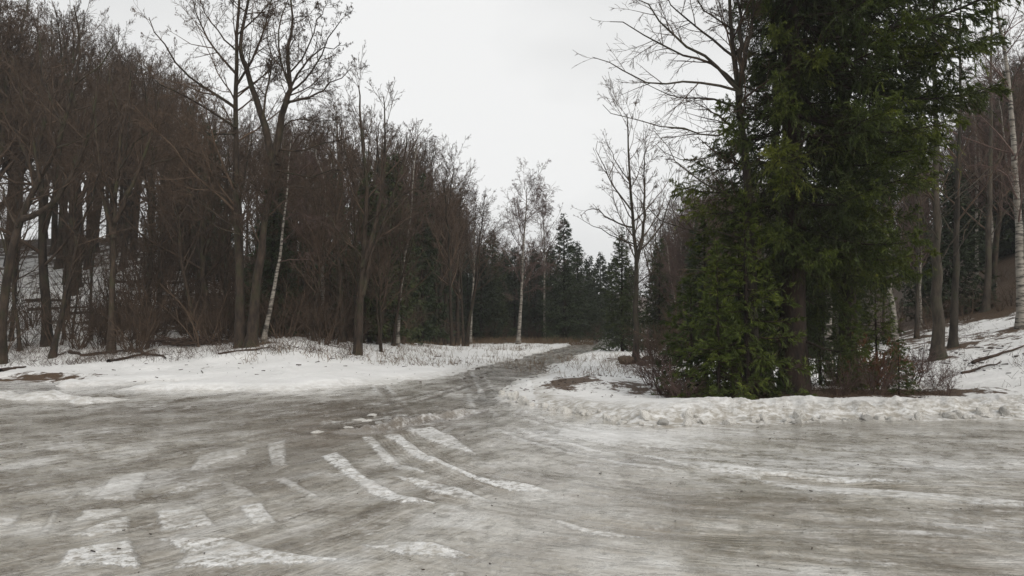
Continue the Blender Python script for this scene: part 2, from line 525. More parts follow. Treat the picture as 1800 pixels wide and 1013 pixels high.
    h = math_(n, 'ADD', h, math_(n, 'MULTIPLY', math_(n, 'MULTIPLY', tm, wv2.outputs[1]), 0.2))
    h = math_(n, 'ADD', h, math_(n, 'ADD', math_(n, 'MULTIPLY', s4, 0.3), math_(n, 'MULTIPLY', mid, 0.5)))
    bump(n, b, h, 0.85, 0.085)
    cw = math_(n, 'MULTIPLY', ramp(n, con(n, math_(n, 'ADD', math_(n, 'MULTIPLY', iso, 0.5), math_(n, 'MULTIPLY', s1, 0.5)), 3.0), [(0.25, 0.95), (0.8, 0.15)]), math_(n, 'SUBTRACT', 1.0, math_(n, 'MULTIPLY', pm2, 0.8)))
    n.links.new(cw, b.inputs['Coat Weight'])
    b.inputs['Coat Roughness'].default_value = 0.10
    b.inputs['Coat IOR'].default_value = 1.33
    kb_ = N(n, 'ShaderNodeBump'); kb_.inputs['Strength'].default_value = 0.35; kb_.inputs['Distance'].default_value = 0.05
    n.links.new(math_(n, 'ADD', s1, math_(n, 'MULTIPLY', s3, 0.4)), kb_.inputs['Height']); n.links.new(kb_.outputs[0], b.inputs['Coat Normal'])
    return m
M_ICE = ice_mat()

def clod_mat():
    m, n, b = new_mat('dirty_snow')
    t = N(n, 'ShaderNodeTexCoord').outputs['Object']
    oi = N(n, 'ShaderNodeObjectInfo').outputs['Random']
    f = noise_node(n, t, 7, 5, 0.7)
    c = ramp(n, f, [(0.35, (0.36, 0.33, 0.28)), (0.55, (0.74, 0.73, 0.70))])
    c = mixc(n, 1.0, c, ramp(n, oi, [(0.0, 0.55), (0.25, 0.95), (1.0, 1.08)]), 'MULTIPLY')
    n.links.new(c, b.inputs['Base Color']); b.inputs['Roughness'].default_value = 0.6
    bump(n, b, noise_node(n, t, 14, 5, 0.7), 0.8, 0.03)
    return m
M_CLOD = clod_mat()
M_ROCK = bark('rock', (0.05, 0.035, 0.024), (0.14, 0.10, 0.07), 5)
M_GRASS = bark('dry_grass', (0.11, 0.075, 0.046), (0.23, 0.165, 0.105), 3)
M_FERN = bark('rusty_foliage', (0.07, 0.032, 0.016), (0.15, 0.068, 0.034), 3)

# ---------------------------------------------------------------- ground and road
PATCHES = [
    [(564, 802), (592, 795), (615, 815), (645, 842), (700, 868), (765, 886), (700, 884), (650, 866), (610, 838)],
    [(636, 769), (655, 768), (680, 795), (705, 815), (750, 832), (700, 826), (672, 808)],
    [(690, 838), (730, 842), (800, 855), (865, 884), (800, 878), (740, 858)],
    [(674, 766), (704, 761), (740, 785), (800, 815), (850, 836), (930, 852), (975, 866), (900, 864), (840, 850), (770, 822), (715, 792)],
    [(712, 754), (760, 750), (800, 770), (835, 797), (800, 790), (750, 772)],
    [(104, 992), (118, 966), (170, 956), (228, 948), (247, 994)],
    [(283, 944), (400, 943), (440, 956), (500, 972), (612, 986), (520, 992), (430, 994), (306, 996), (330, 968)],
    [(274, 898), (352, 892), (378, 923), (285, 931)],
    [(132, 914), (148, 899), (212, 893), (218, 899), (150, 918)],
    [(118, 942), (160, 926), (226, 906), (227, 928), (170, 940)],
    [(420, 891), (458, 888), (486, 918), (442, 919)],
    [(160, 880), (200, 838), (260, 830), (236, 876)],
    [(98, 886), (140, 862), (128, 878)],
    [(622, 955), (660, 962), (700, 955), (760, 955), (838, 976), (740, 979), (670, 970)],
    [(350, 802), (438, 786), (434, 800), (372, 814), (330, 830)],
    [(0, 910), (38, 907), (22, 926), (-40, 930)],
    [(66, 944), (92, 901), (104, 900), (82, 940)],
    [(780, 1006), (815, 1003), (822, 1008), (790, 1012)],
    [(955, 914), (1010, 920), (1090, 942), (1160, 948), (1060, 946), (1000, 930)],
    [(1120, 800), (1350, 826), (1480, 838), (1615, 849), (1400, 846), (1220, 824)],
    [(1300, 832), (1420, 842), (1560, 862), (1800, 884), (1800, 892), (1500, 874), (1380, 856)],
    [(468, 782), (500, 776), (503, 818), (478, 818)],
    [(390, 842), (440, 862), (448, 874), (400, 874)],
    [(480, 842), (500, 838), (568, 878), (548, 876)],
    [(900, 670), (985, 690), (960, 700), (890, 690)],
    [(990, 748), (1180, 765), (1300, 790), (1100, 786), (980, 764)],
]
AMPS = {0: .95, 1: .7, 2: .7, 3: 1.0, 4: .75, 5: .85, 6: .85, 7: .7, 8: .45, 9: .5, 10: .65, 11: .38, 12: .3, 13: .75, 14: .4, 15: .4, 16: .25, 17: .7, 18: .55, 19: .8, 20: .6, 21: .5, 22: .35, 23: .45, 24: .6, 25: .5}
# white / brown / dark tendencies of the ice surface: u, v, half width, half height in the picture, amount
BL_W = [(600, 742, 40, 5, .6), (690, 735, 40, 6, .6), (240, 672, 260, 8, 1.2), (120, 690, 260, 8, 0.8), (1450, 815, 380, 30, 0.75), (1750, 780, 300, 60, 0.3), (1050, 765, 170, 20, 0.9), (960, 700, 90, 22, 1.0), (520, 690, 160, 10, 0.6), (200, 660, 260, 16, 1.0), (100, 800, 200, 70, 0.3), (340, 840, 120, 30, 0.4), (780, 740, 70, 22, 0.4), (1750, 930, 150, 40, 0.5), (1250, 760, 200, 14, 0.8), (850, 700, 60, 14, 0.5), (700, 940, 160, 40, 0.2), (250, 715, 220, 10, 0.5)]
BL_B = [(640, 752, 110, 6, 1.5), (620, 745, 130, 26, 0.9), (690, 748, 60, 8, 1.2), (560, 775, 100, 12, 0.8), (900, 850, 70, 14, 0.5), (1350, 890, 160, 26, 0.6), (1650, 960, 200, 50, 0.55), (350, 950, 300, 50, 0.4), (750, 860, 160, 30, 0.35), (1150, 880, 200, 60, 0.3), (650, 720, 180, 24, 0.7), (90, 668, 120, 9, 1.0), (430, 690, 90, 6, 0.6), (980, 690, 40, 8, 0.9), (1000, 940, 120, 40, 0.3), (480, 850, 110, 30, 0.4), (1050, 820, 150, 26, 0.3)]
BL_D = [(650, 750, 100, 4, 1.6), (560, 762, 50, 3, 1.3), (640, 728, 40, 4, 1.0), (640, 720, 260, 34, 0.8), (180, 745, 320, 26, 0.6), (860, 670, 120, 26, 0.8), (980, 622, 100, 14, .9), (1040, 608, 60, 6, .7), (900, 645, 90, 12, 0.6), (300, 715, 240, 14, 0.9), (1560, 750, 220, 10, 0.9), (1350, 755, 180, 10, 0.6), (470, 820, 130, 40, 0.8), (550, 790, 60, 20, 0.6), (60, 672, 120, 8, 0.7), (700, 745, 80, 8, 0.9), (230, 850, 200, 40, 0.25), (1400, 775, 130, 14, 0.4), (640, 810, 60, 20, 0.3), (1700, 790, 200, 22, 0.3)]

FLOW_A = smooth_line(np.vstack([G([(-1200, 1010), (-500, 925), (0, 852), (250, 805), (480, 762), (640, 728), (760, 698), (850, 672), (940, 640), (1010, 617), (1060, 604)]), [[11.5, 90]]]), 44)
FLOW_B = smooth_line(G([(900, 655), (800, 700), (730, 730), (700, 752), (712, 780), (760, 815), (850, 850), (1000, 880), (1250, 905), (1600, 925), (2200, 950)]), 44)
FLOW_C = smooth_line(G([(860, 672), (870, 700), (930, 730), (1100, 762), (1400, 785), (1800, 800), (2600, 815)]), 36)

FEET = [(424, 27.5), (442, 27.3), (462, 28.3), (628, 28), (699, 34), (1117, 29), (1322, 15.2), (1650, 23), (1675, 24.5), (1612, 30), (1733, 32), (0, 27), (92, 28), (196, 29), (1797, 25), (1576, 24)]

def build_ground():
    inv = np.linspace(1 / 1.6, 1 / 4.2, 46)[:-1]
    inv = np.concatenate([inv, np.linspace(1 / 4.2, 1 / 62.0, 390)])
    r = 1 / inv
    r = np.concatenate([[0.4, 0.9], r, np.geomspace(63, 320, 60)])
    th = np.concatenate([np.linspace(-40, 40, 540), np.linspace(40.6, 62, 36), np.linspace(64, 296, 70), np.linspace(298, 319.5, 36)])
    th = np.radians(th)
    nr, nc = len(r), len(th)
    R, TH = np.meshgrid(r, th, indexing='ij')
    x = (R * np.sin(TH)).ravel(); y = (R * np.cos(TH)).ravel()
    hb = base_h(x, y)
    T, sd = thick(x, y)
    # --- flow coordinates
    sa, la = line_sd(FLOW_A, x, y)
    sb, lb = line_sd(FLOW_B, x, y)
    sc, lc = line_sd(FLOW_C, x, y)
    q0 = G([(1500, 840)])[0]
    b0 = line_sd(FLOW_B, np.array([q0[0]]), np.array([q0[1]])); c0 = line_sd(FLOW_C, np.array([q0[0]]), np.array([q0[1]]))
    wB = 1 / (1 + np.exp(-(np.abs(sc) - np.abs(sb)) / 0.7))
    fb_s = wB * sb + (1 - wB) * (sc + (b0[0][0] - c0[0][0])); fb_l = wB * lb + (1 - wB) * (lc + (b0[1][0] - c0[1][0]))
    px = UC + F * x / np.maximum(y, 0.5)
    wa = 1 - sstep(-1.2, 1.0, x + 0.55 * (y - 8) * -0.35 + 0.6 * fbm(x, y, 1.5, 3, 33) - 0.0)
    wa = np.maximum(wa, sstep(17, 24, y))
    # --- masks in world space
    yy = np.maximum(y, 1.5)
    vv = 570 + F * CAMH / yy
    def blobs(L):
        o = np.zeros(x.shape)
        for (u, v, ru, rv, a) in L:
            cx, cy = G([(u, v)])[0]
            y1 = F * CAMH / (v - rv - 570 if v - rv > 575 else 5); y0 = F * CAMH / (v + rv - 570)
            ry = max((y1 - y0) / 2, 0.15); rx = ru / F * cy
            o += a * np.exp(-((x - cx) / rx) ** 2 - ((y - cy) / ry) ** 2)
        return o
    mask = np.stack([blobs(BL_W), blobs(BL_B), blobs(BL_D)], 1)
    patch = np.full(x.shape, -1.0)
    near = (y > 1) & (y < 25) & (np.abs(x) < 18)
    pv = patch[near]
    amp_ = np.full(x.shape, 0.5); av = amp_[near]
    for k_, P in enumerate(PATCHES):
        q = poly_sd(G(P), x[near], y[near])
        av = np.where(q > pv, AMPS.get(k_, .5), av)
        pv = np.maximum(pv, q)
    amp_[near] = av
    patch[near] = np.maximum(pv, -1)
    tread = np.zeros(x.shape)
    for P, wd in (([(712, 758), (760, 792), (830, 826), (900, 846), (972, 852)], 0.13), ([(745, 812), (830, 850), (900, 872), (940, 884)], 0.12), ([(676, 772), (700, 795), (752, 820)], 0.10),
                  ([(1000, 912), (1150, 938), (1400, 950)], 0.16), ([(860, 690), (852, 705), (872, 718), (905, 728)], 0.2), ([(1330, 836), (1500, 853), (1780, 870)], 0.16), ([(760, 872), (820, 890)], 0.1)):
        Lp = smooth_line(G(P), 14)
        d, a = line_sd(Lp, x[near], y[near])
        tot = np.sum(np.linalg.norm(np.diff(Lp, axis=0), axis=1))
        q = (1 - sstep(wd * 0.8, wd * 1.15, np.abs(d))) * sstep(0, 0.1, a) * (1 - sstep(tot * 0.75, tot, a))
        tread[near] = np.maximum(tread[near], q)
    patchv = np.where(tread > 0.5, np.minimum(patch, -0.05), patch)
    # --- surfaces
    streak = fbm(sa, la * 0.18, 0.35, 4, 40) * wa + fbm(fb_s, fb_l * 0.18, 0.3, 4, 44) * (1 - wa)
    TRK = [([(1010, 616), (930, 641), (850, 668), (700, 716), (400, 776), (0, 858), (-600, 960)], 1.0), ([(1020, 612), (950, 631), (860, 655), (650, 698), (300, 742), (-200, 800)], 1.0),
           ([(850, 676), (880, 712), (1100, 775), (1500, 815), (2200, 850)], .8), ([(835, 690), (870, 742), (1080, 806), (1500, 852), (2200, 890)], .8), ([(735, 748), (800, 806), (950, 855), (1300, 905), (2000, 955)], .6),
           ([(1000, 618), (900, 648), (760, 690), (500, 738), (150, 778), (-400, 850)], .8), ([(900, 650), (820, 690), (700, 735), (500, 800), (300, 880), (100, 980)], .5), ([(700, 745), (740, 810), (900, 880), (1200, 940), (1700, 990)], .5)]
    trk = np.zeros(x.shape)
    for P, a_ in TRK:
        d_, l_ = line_sd(smooth_line(G(P), 26), x[near], y[near])
        br = np.clip(.55 + 1.6 * fbm(l_, d_, 2.4, 3, 80), 0, 1.2)
        wob = .05 * fbm(l_, 0 * l_, .8, 3, 82)
        core = np.exp(-((d_ + wob) / .11) ** 4); rim = np.exp(-((np.abs(d_ + wob) - .17) / .05) ** 2)
        trk[near] += a_ * br * (rim * .6 - core)
        mask[near, 2] += a_ * br * core * .75; mask[near, 0] += a_ * br * rim * .7
    rut, ra_ = line_sd(smooth_line(G([(540, 768), (600, 762), (660, 755), (735, 742)]), 10), x, y)
    ron = np.exp(-((ra_ - 2.2) / 1.6) ** 4)
    streak = streak + ron * (3.2 * np.exp(-((rut - .16) / .10) ** 2) * (1 + 2 * fbm(x, y, .3, 3, 71)) - 2.6 * np.exp(-((rut + .05) / .13) ** 2))
    mask[:, 2] += 1.5 * ron * np.exp(-((rut + .06) / .16) ** 2); mask[:, 1] += 1.4 * ron * np.exp(-((rut + .1) / .3) ** 2)
    z_ice = hb + 0.022 * streak + 0.03 * fbm(x, y, 0.9, 4, 50) + 0.012 * sstep(-0.02, 0.03, patchv) - 0.012 * tread + 0.013 * trk
    ramp_near = sstep(0, 0.8, sd)
    z_snow = hb + T + (0.05 * fbm(x, y, 0.6, 5, 60) + 0.12 * fbm(x, y, 2.6, 3, 64)) * ramp_near
    # grid faces
    i = np.arange(nr - 1)[:, None]; j = np.arange(nc)[None, :]; j2 = (j + 1) % nc
    Q = np.stack([i * nc + j, i * nc + j2, (i + 1) * nc + j2, (i + 1) * nc + j], -1).reshape(-1, 4)[:, ::-1]
    Ts = T[Q]
    f_ice = Q[(Ts.min(1) < 0.015)]
    f_snow = Q[(Ts.max(1) > -0.02)]
    def make(name, z, f, mat, attrs):
        used, invx = np.unique(f, return_inverse=True)
        V = np.stack([x, y, z], 1)[used]
        me = mesh_np(name, V, invx.reshape(-1, 4), [mat])
        for an, arr in attrs:
            at = me.attributes.new(an, 'FLOAT_VECTOR', 'POINT')
            at.data.foreach_set('vector', np.ascontiguousarray(arr[used], np.float32).ravel())
        o = obj(name, me); o['kind'] = 'structure'; return o
    z0 = np.zeros(x.shape)
    make('icy_road', z_ice, f_ice, M_ICE, [('flow_a', np.stack([sa, la, z0], 1)), ('flow_b', np.stack([fb_s, fb_l, z0], 1)), ('mask', mask), ('patch', np.stack([patchv, wa, tread], 1)), ('strength', np.stack([amp_, z0, z0], 1))])
    # snow masks: dirt, litter, forest floor
    db, _ = line_sd(BANK, x, y)
    dirt = np.where((x > 0.5) & (y < 24), 1.0 - sstep(0.5, 1.3, sd), 0) * 0.9
    dirt = np.maximum(dirt, (1 - sstep(0, 0.8, sd)) * 0.6)
    dl, _ = line_sd(EDGE, x, y)
    litter = 0.32 * sstep(5, 9, dl) * (y < 60) + blobs([(970, 690, 50, 8, .62), (1015, 685, 30, 5, .7), (1130, 640, 60, 14, 0.5), (60, 668, 120, 8, 1.0), (1500, 702, 230, 7, .8), (1120, 690, 60, 8, 0.5), (1680, 650, 90, 18, 0.4)])
    litter = litter + 0.25 * ((x > 1) & (y > 15.5))
    for (fu, fD) in FEET:
        fx = (fu - UC) / F * fD
        litter = litter + 0.75 * np.exp(-((x - fx) ** 2 + ((y - fD) * .9) ** 2) / .45 ** 2)
    # under the big spruce group
    sx, sy = 5.9, 15.9
    litter = litter + .85 * np.exp(-(((x - sx) / 3.0) ** 2 + ((y - sy) / 1.1) ** 2) ** 2)
    dh, _ = line_sd(HILL_L, x, y)
    floor = (0.38 + 0.54 * sstep(-24, -13, x)) * sstep(-1, 3, dh) + 0.4 * sstep(12, 26, dh) + 0.8 * sstep(75, 85, y) + 0.8 * sstep(0, 4, dl) * sstep(56, 62, y) + 0.8 * sstep(26, 34, y) * sstep(2.0, 6.0, sd) * (x > 4) + 0.85 * sstep(16, 24, x) * (y > 27)
    make('snow_ground', z_snow, f_snow, M_SNOW, [('smask', np.stack([dirt, litter, np.clip(floor, 0, 1.1)], 1))])
build_ground()

# ---------------------------------------------------------------- plants: growth by levels
def sprout(rng, P, R, n, t0, t1, ang, angv, length, rr, m, wob, trop, flat=0.0, lenprof=0.6, wind=None):
    """children of every branch in P; n per branch (mean), trop = upward pull per step"""
    K, pm, _ = P.shape
    cnt = rng.poisson(n, K) if n < 6 else np.full(K, int(n))
    idx = np.repeat(np.arange(K), cnt)
    k = len(idx)
    if k == 0: return np.zeros((0, m, 3)), np.zeros((0, m))
    t = t0 + (t1 - t0) * rng.rand(k)
    f = t * (pm - 1); i = np.minimum(f.astype(int), pm - 2); fr = (f - i)[:, None]
    p = P[idx, i] * (1 - fr) + P[idx, i + 1] * fr
    rp = R[idx, i] * (1 - fr[:, 0]) + R[idx, i + 1] * fr[:, 0]
    tan = unit(P[idx, i + 1] - P[idx, i])
    Lp = np.linalg.norm(P[idx, -1] - P[idx, 0], axis=1)
    rv = rng.normal(size=(k, 3)); rv[:, 2] *= (1 - flat)
    perp = unit(np.cross(tan, unit(rv)))
    if flat > 0: perp[:, 2] *= (1 - flat); perp = unit(perp)
    a = np.radians(ang + angv * rng.normal(size=k))[:, None]
    d = unit(tan * np.cos(a) + perp * np.sin(a))
    Ln = length * Lp * (1 - lenprof * (t - t0) / max(t1 - t0, 1e-3)) * (0.6 + 0.7 * rng.rand(k))
    Q = np.empty((k, m, 3)); Q[:, 0] = p
    step = (Ln / (m - 1))[:, None]
    up = np.array([[0, 0, 1.0]])
    for s in range(1, m):
        Q[:, s] = Q[:, s - 1] + d * step
        d = unit(d + wob * rng.normal(size=(k, 3)) + trop * up)
    r0 = np.minimum(rp * rr, 0.0125 * Ln + 0.002)
    Rq = r0[:, None] * np.linspace(1, 0.25, m)[None, :]
    return Q, Rq

STY = {
    'alder': dict(l1=(24, .28, .98, 52, 10, .42, .5), t1=.055, l2=(11, .15, 1, 42, 12, .46, .6), t2=.04, l3=(8, .15, 1, 42, 12, .42, .6), t3=.03, l4=(4.5, .2, 1, 40, 15, .5, .7), t4=.0, wob=.15),
    'forest': dict(l1=(26, .35, .99, 38, 9, .40, .5), t1=.10, l2=(8, .15, 1, 36, 10, .44, .6), t2=.08, l3=(6, .15, 1, 36, 12, .44, .6), t3=.05, l4=(3.6, .2, 1, 36, 12, .55, .7), t4=.03, wob=.11),
    'broad': dict(l1=(20, .25, .98, 55, 12, .50, .5), t1=.07, l2=(9, .15, 1, 45, 12, .46, .6), t2=.05, l3=(7, .15, 1, 42, 14, .42, .6), t3=.03, l4=(4, .2, 1, 40, 15, .5, .7), t4=.0, wob=.17),
    'birch': dict(l1=(30, .3, .99, 40, 8, .34, .5), t1=.06, l2=(8, .15, 1, 40, 12, .42, .6), t2=.0, l3=(6, .15, 1, 40, 15, .55, .7), t3=-.14, l4=(3.5, .2, 1, 35, 15, .7, .7), t4=-.25, wob=.10),
}

def spread(rng, P, R, st, rmin=0.0035, m4=2, dens=1.0):
    """levels 2..4 for limbs P"""
    S = STY[st]
    w = S['wob']
    a = S['l2']; P2, R2 = sprout(rng, P, R, a[0] * dens, a[1], a[2], a[3], a[4], a[5], a[6], 5, w, S['t2'])
    R2 = np.maximum(R2, rmin)
    a = S['l3']; P3, R3 = sprout(rng, P2, R2, a[0] * dens, a[1], a[2], a[3], a[4], a[5], a[6], 4, w, S['t3'])
    R3 = np.maximum(R3, rmin)
    a = S['l4']; P4, R4 = sprout(rng, P3, R3, a[0] * dens, a[1], a[2], a[3], a[4], a[5], a[6], m4, w * 1.3, S['t4'])
    R4 = np.maximum(R4, rmin) * np.linspace(1, .6, m4)[None, :]
    return (P2, R2), (P3, R3), (P4, R4)

def bare_meshes(seed, H, r0, st, lean=(0, 0), tmat=None, cmat=None, rmin=0.004, dens=1.0, fork=False, m4=2, low_dead=0):
    rng = np.random.RandomState(seed)
    m = 14
    t = np.linspace(0, 1, m)
    wv = np.cumsum(rng.normal(size=(m, 2)) * 0.012 * H, axis=0) * t[:, None]
    P = np.stack([lean[0] * H * t + wv[:, 0], lean[1] * H * t + wv[:, 1], H * t - 0.3 * (1 - t)], 1)[None]
    R = (r0 * (1 - t) ** 0.8 * (1 + 0.7 * np.exp(-t * 40)) + 0.008)[None]
    trunks = [(P, R)]
    if fork:
        Pf, Rf = sprout(rng, P, R, 6, .3, .62, 18, 5, .58, .75, m, .05, .08, lenprof=.2)
        Pf = Pf[:rng.randint(2, 4)]; Rf = Rf[:len(Pf)]
        Rf = np.maximum(Rf, (r0 * 0.5 * (1 - t) ** .8 + .006)[None])
        trunks.append((Pf, Rf))
    Pt = np.concatenate([a for a, b in trunks]); Rt = np.concatenate([b for a, b in trunks])
    S = STY[st]; a = S['l1']
    P1, R1 = sprout(rng, Pt, Rt, int(a[0] * dens / (1.0 if not fork else 2.0)), a[1], a[2], a[3], a[4], a[5], a[6], 7, S['wob'], S['t1'], lenprof=.72)
    R1 = np.maximum(R1, rmin * 1.4)
    l2, l3, l4 = spread(rng, P1, R1, st, rmin, m4, 1.0)
    extra = []
    if low_dead:
        Pd, Rd = sprout(rng, P, R, low_dead, .08, .4, 80, 8, .12, .2, 4, .1, -.04)
        extra.append(tubes(Pd, np.maximum(Rd, rmin), 3))
    tv = join([tubes(p, r, 9) for p, r in trunks])
    tm = mesh_np('trunk', *tv, [tmat or M_BARK])
    cv = join([tubes(P1, R1, 5), tubes(*l2, 3), tubes(*l3, 3), tubes(*l4, 3)] + extra)
    cm = mesh_np('crown', *cv, [cmat or M_TWIG])
    return tm, cm

def plant(meshes, name, label, cat, loc, rz=0.0, s=1.0, group=None, parts=('trunk', 'crown'), tilt=(0, 0)):
    e = thing(name, label, cat, loc, rz, group, s)
    e.rotation_euler = (tilt[0], tilt[1], rz)
    for me, pn in zip(meshes, parts):
        obj(pn, me, e)
    return e

# ---------------------------------------------------------------- spruce boughs
def blades(rng, P, n, L, wd, ang=40, droop=0.0):
    """n narrow needle sprays on every twig of P"""
    K, pm, _ = P.shape
    idx = np.repeat(np.arange(K), n); k = len(idx)
    t = rng.rand(k) ** 0.9
    f = t * (pm - 1); i = np.minimum(f.astype(int), pm - 2); fr = (f - i)[:, None]
    p = P[idx, i] * (1 - fr) + P[idx, i + 1] * fr
    tan = unit(P[idx, i + 1] - P[idx, i])
    perp = unit(np.cross(tan, rng.normal(size=(k, 3))))
    a = np.radians(ang + 12 * rng.normal(size=k))[:, None]
    d = unit(tan * np.cos(a) + perp * np.sin(a) + np.array([[0, 0, -droop]]))
    side = unit(np.cross(d, rng.normal(size=(k, 3))))
    l = (L * (0.6 + 0.8 * rng.rand(k)))[:, None]; w = wd * 0.5
    a0 = p; b0 = p + d * l * 0.45 + side * w; c0 = p + d * l; e0 = p + d * l * 0.45 - side * w
    V = np.stack([a0, b0, c0, e0], 1).reshape(-1, 3)
    Fq = np.arange(k * 4).reshape(-1, 4)
    return V, Fq

def bough(rng, L, detail, droop=0.0):
    """a bough along +X, returns wood parts and needle parts"""
    m = 8
    t = np.linspace(0, 1, m)
    zc = -droop * L * np.sin(t * 2.2) * 0.5 + 0.12 * L * t ** 3
    yc = np.cumsum(rng.normal(size=m) * 0.02 * L)
    P = np.stack([t * L, yc, zc], 1)[None]
    R = (0.012 * L * (1 - t) + 0.004)[None]
    if detail == 2:
        a, ra = sprout(rng, P, R, int(16 * L), .12, 1, 52, 8, .38, .5, 5, .05, -.05, flat=.85, lenprof=.75)
        h, rh = sprout(rng, np.concatenate([a[:, [0, 1, 2, 3, 4]], P[:, [2, 4, 5, 6, 7]]]), np.concatenate([ra, R[:, [2, 4, 5, 6, 7]]]), 5.5, .08, 1, 42, 10, .42, .5, 4, .05, -.30, flat=.6, lenprof=.4)
        nd = [blades(rng, a, 54, .06, .010, 26, .15), blades(rng, h, 34, .06, .010, 20, .2), blades(rng, P[:, 2:], int(50 * L), .08, .016, 45)]
    elif detail == 1:
        a, ra = sprout(rng, P, R, int(10 * L), .08, 1, 50, 8, .42, .5, 4, .05, -.10, flat=.75, lenprof=.75)
        h, rh = a[:0], ra[:0]
        nd = [blades(rng, a, 32, .11, .017, 28, .35), blades(rng, P, int(24 * L), .11, .02, 35, .2)]
    else:
        a, ra = sprout(rng, P, R, int(6 * L), .08, 1, 50, 8, .40, .5, 3, .06, -.05, flat=.75, lenprof=.75)
        h, rh = a[:0], ra[:0]
        nd = [blades(rng, a, 10, .26, .075, 38, .4), blades(rng, P, int(12 * L), .2, .06, 45, .2)]
    wood = [tubes(P, R, 4)] + ([tubes(a, np.maximum(ra, .003), 3)] if len(a) and detail else []) + ([tubes(h, np.maximum(rh, .002), 3)] if len(h) else [])
    return wood, nd

def xform(VF, M):
    V, Fq = VF
    return V @ M[:3, :3].T + M[:3, 3], Fq

def spruce_meshes(seed, H, reach, n, detail, bare_to=0.06, nmat=None, power=0.85, droop=.25):
    rng = np.random.RandomState(seed)
    wood, nd = [], []
    for k in range(n):
        t = bare_to + (1 - bare_to) * ((k + rng.rand()) / n) ** 0.95
        z = H * t
        L = reach * (1 - t) ** power * (0.75 + 0.45 * rng.rand()) + 0.12
        az = k * 2.39996 + rng.normal() * 0.3
        pitch = -0.30 + 0.95 * t ** 1.5 + rng.normal() * 0.08      # lower boughs hang, top ones rise
        w, q = bough(rng, L, detail, droop * (1 - t))
        M = np.array(Matrix.Translation((0, 0, z)) @ Matrix.Rotation(az, 4, 'Z') @ Matrix.Rotation(-pitch, 4, 'Y'))
        wood += [xform(a, M) for a in w]; nd += [xform(a, M) for a in q]
    t = np.linspace(0, 1, 8)
    P = np.stack([0 * t, 0 * t, H * t - .2 * (1 - t)], 1)[None]; R = (H * .013 * (1 - t) + .01)[None]
    tip = blades(rng, P[:, -3:], 40, .12, .03, 30)
    tm = mesh_np('trunk', *tubes(P, R, 8), [M_SBARK])
    W_ = join(wood); Nn = join(nd + [tip])
    V = np.vstack([W_[0], Nn[0]]); Fq = np.vstack([W_[1], Nn[1] + len(W_[0])])
    mi = np.concatenate([np.zeros(len(W_[1])), np.ones(len(Nn[1]))])
    cm = mesh_np('crown', V, Fq, [M_SBARK, nmat or M_NEEDLE_F], smooth=False, mi=mi)
    return tm, cm

def shrub_mesh(seed, H, n=22, spr=.5, mat=None, rmin=.004, l2=8, l3=4, trop=.06):
    rng = np.random.RandomState(seed)
    az = rng.rand(n) * 6.283; tl = spr * rng.rand(n) ** .6
    d = unit(np.stack([np.cos(az) * tl, np.sin(az) * tl, np.ones(n)], 1))
    m = 7; P = np.empty((n, m, 3)); P[:, 0] = np.stack([np.cos(az), np.sin(az), 0 * az], 1) * (0.25 * rng.rand(n))[:, None]; P[:, 0, 2] = -.1
    L = H * (.5 + .6 * rng.rand(n))
    for s in range(1, m):
        P[:, s] = P[:, s - 1] + d * (L / (m - 1))[:, None]
        d = unit(d + .19 * rng.normal(size=(n, 3)) + trop * np.array([[0, 0, -1.0]]) * s * .6)
    R = (0.0075 * L + .003)[:, None] * np.linspace(1, .3, m)[None]
    P2, R2 = sprout(rng, P, R, l2, .2, 1, 38, 12, .42, .6, 4, .12, .02)
    P3, R3 = sprout(rng, P2, R2, l3, .15, 1, 38, 12, .5, .7, 2, .1, .0)
    V, Fq = join([tubes(P, R, 4), tubes(P2, np.maximum(R2, rmin), 3), tubes(P3, np.maximum(R3, rmin), 3)])
    return mesh_np('stems', V, Fq, [mat or M_SHRUB])

rnd = random.Random(11)
nr = np.random.RandomState(77)

# ---- shared plant meshes
FOREST = [bare_meshes(100 + i, H, r, 'forest', lean=(nr.normal() * .03, nr.normal() * .03), tmat=M_BARK, cmat=M_TWIG, rmin=.006, fork=f, low_dead=14)
          for i, (H, r, f) in enumerate([(15, .19, False), (14, .17, True), (16, .21, False), (13, .15, True)])]
BROAD = [bare_meshes(120 + i, H, r, 'broad', lean=(.08 * (i - .5), 0), tmat=M_BARK, cmat=M_TWIG, rmin=.006, fork=True) for i, (H, r) in enumerate([(13, .2), (12, .18)])]
BIRCH = [bare_meshes(140 + i, H, r, 'birch', lean=(nr.normal() * .02, 0), tmat=M_BIRCH, cmat=M_TWIG_P, rmin=.0055) for i, (H, r) in enumerate([(13, .13), (12, .11)])]
SPRUCE = [spruce_meshes(160 + i, H, re, n, 0) for i, (H, re, n) in enumerate([(12, 2.1, 150), (14, 2.5, 170), (10, 2.0, 130)])]
YOUNG = [spruce_meshes(180 + i, H, re, n, 1, bare_to=.02, nmat=M_NEEDLE) for i, (H, re, n) in enumerate([(4.2, 1.25, 60), (2.6, .95, 40)])]
SHRUB = [shrub_mesh(200 + i, H, n_, sp_, rmin=.0045, l2=6, l3=2.5, trop=.02) for i, (H, n_, sp_) in enumerate([(2.6, 13, .55), (3.4, 9, .4), (1.9, 15, .8), (2.9, 11, .7)])]
SHRUB_G = shrub_mesh(210, 1.8, 16, .8, M_TWIG_P)

def at(u, D):
    x = float((u - UC) / F * D / (CP + 0.06 * SP))
    return x, D

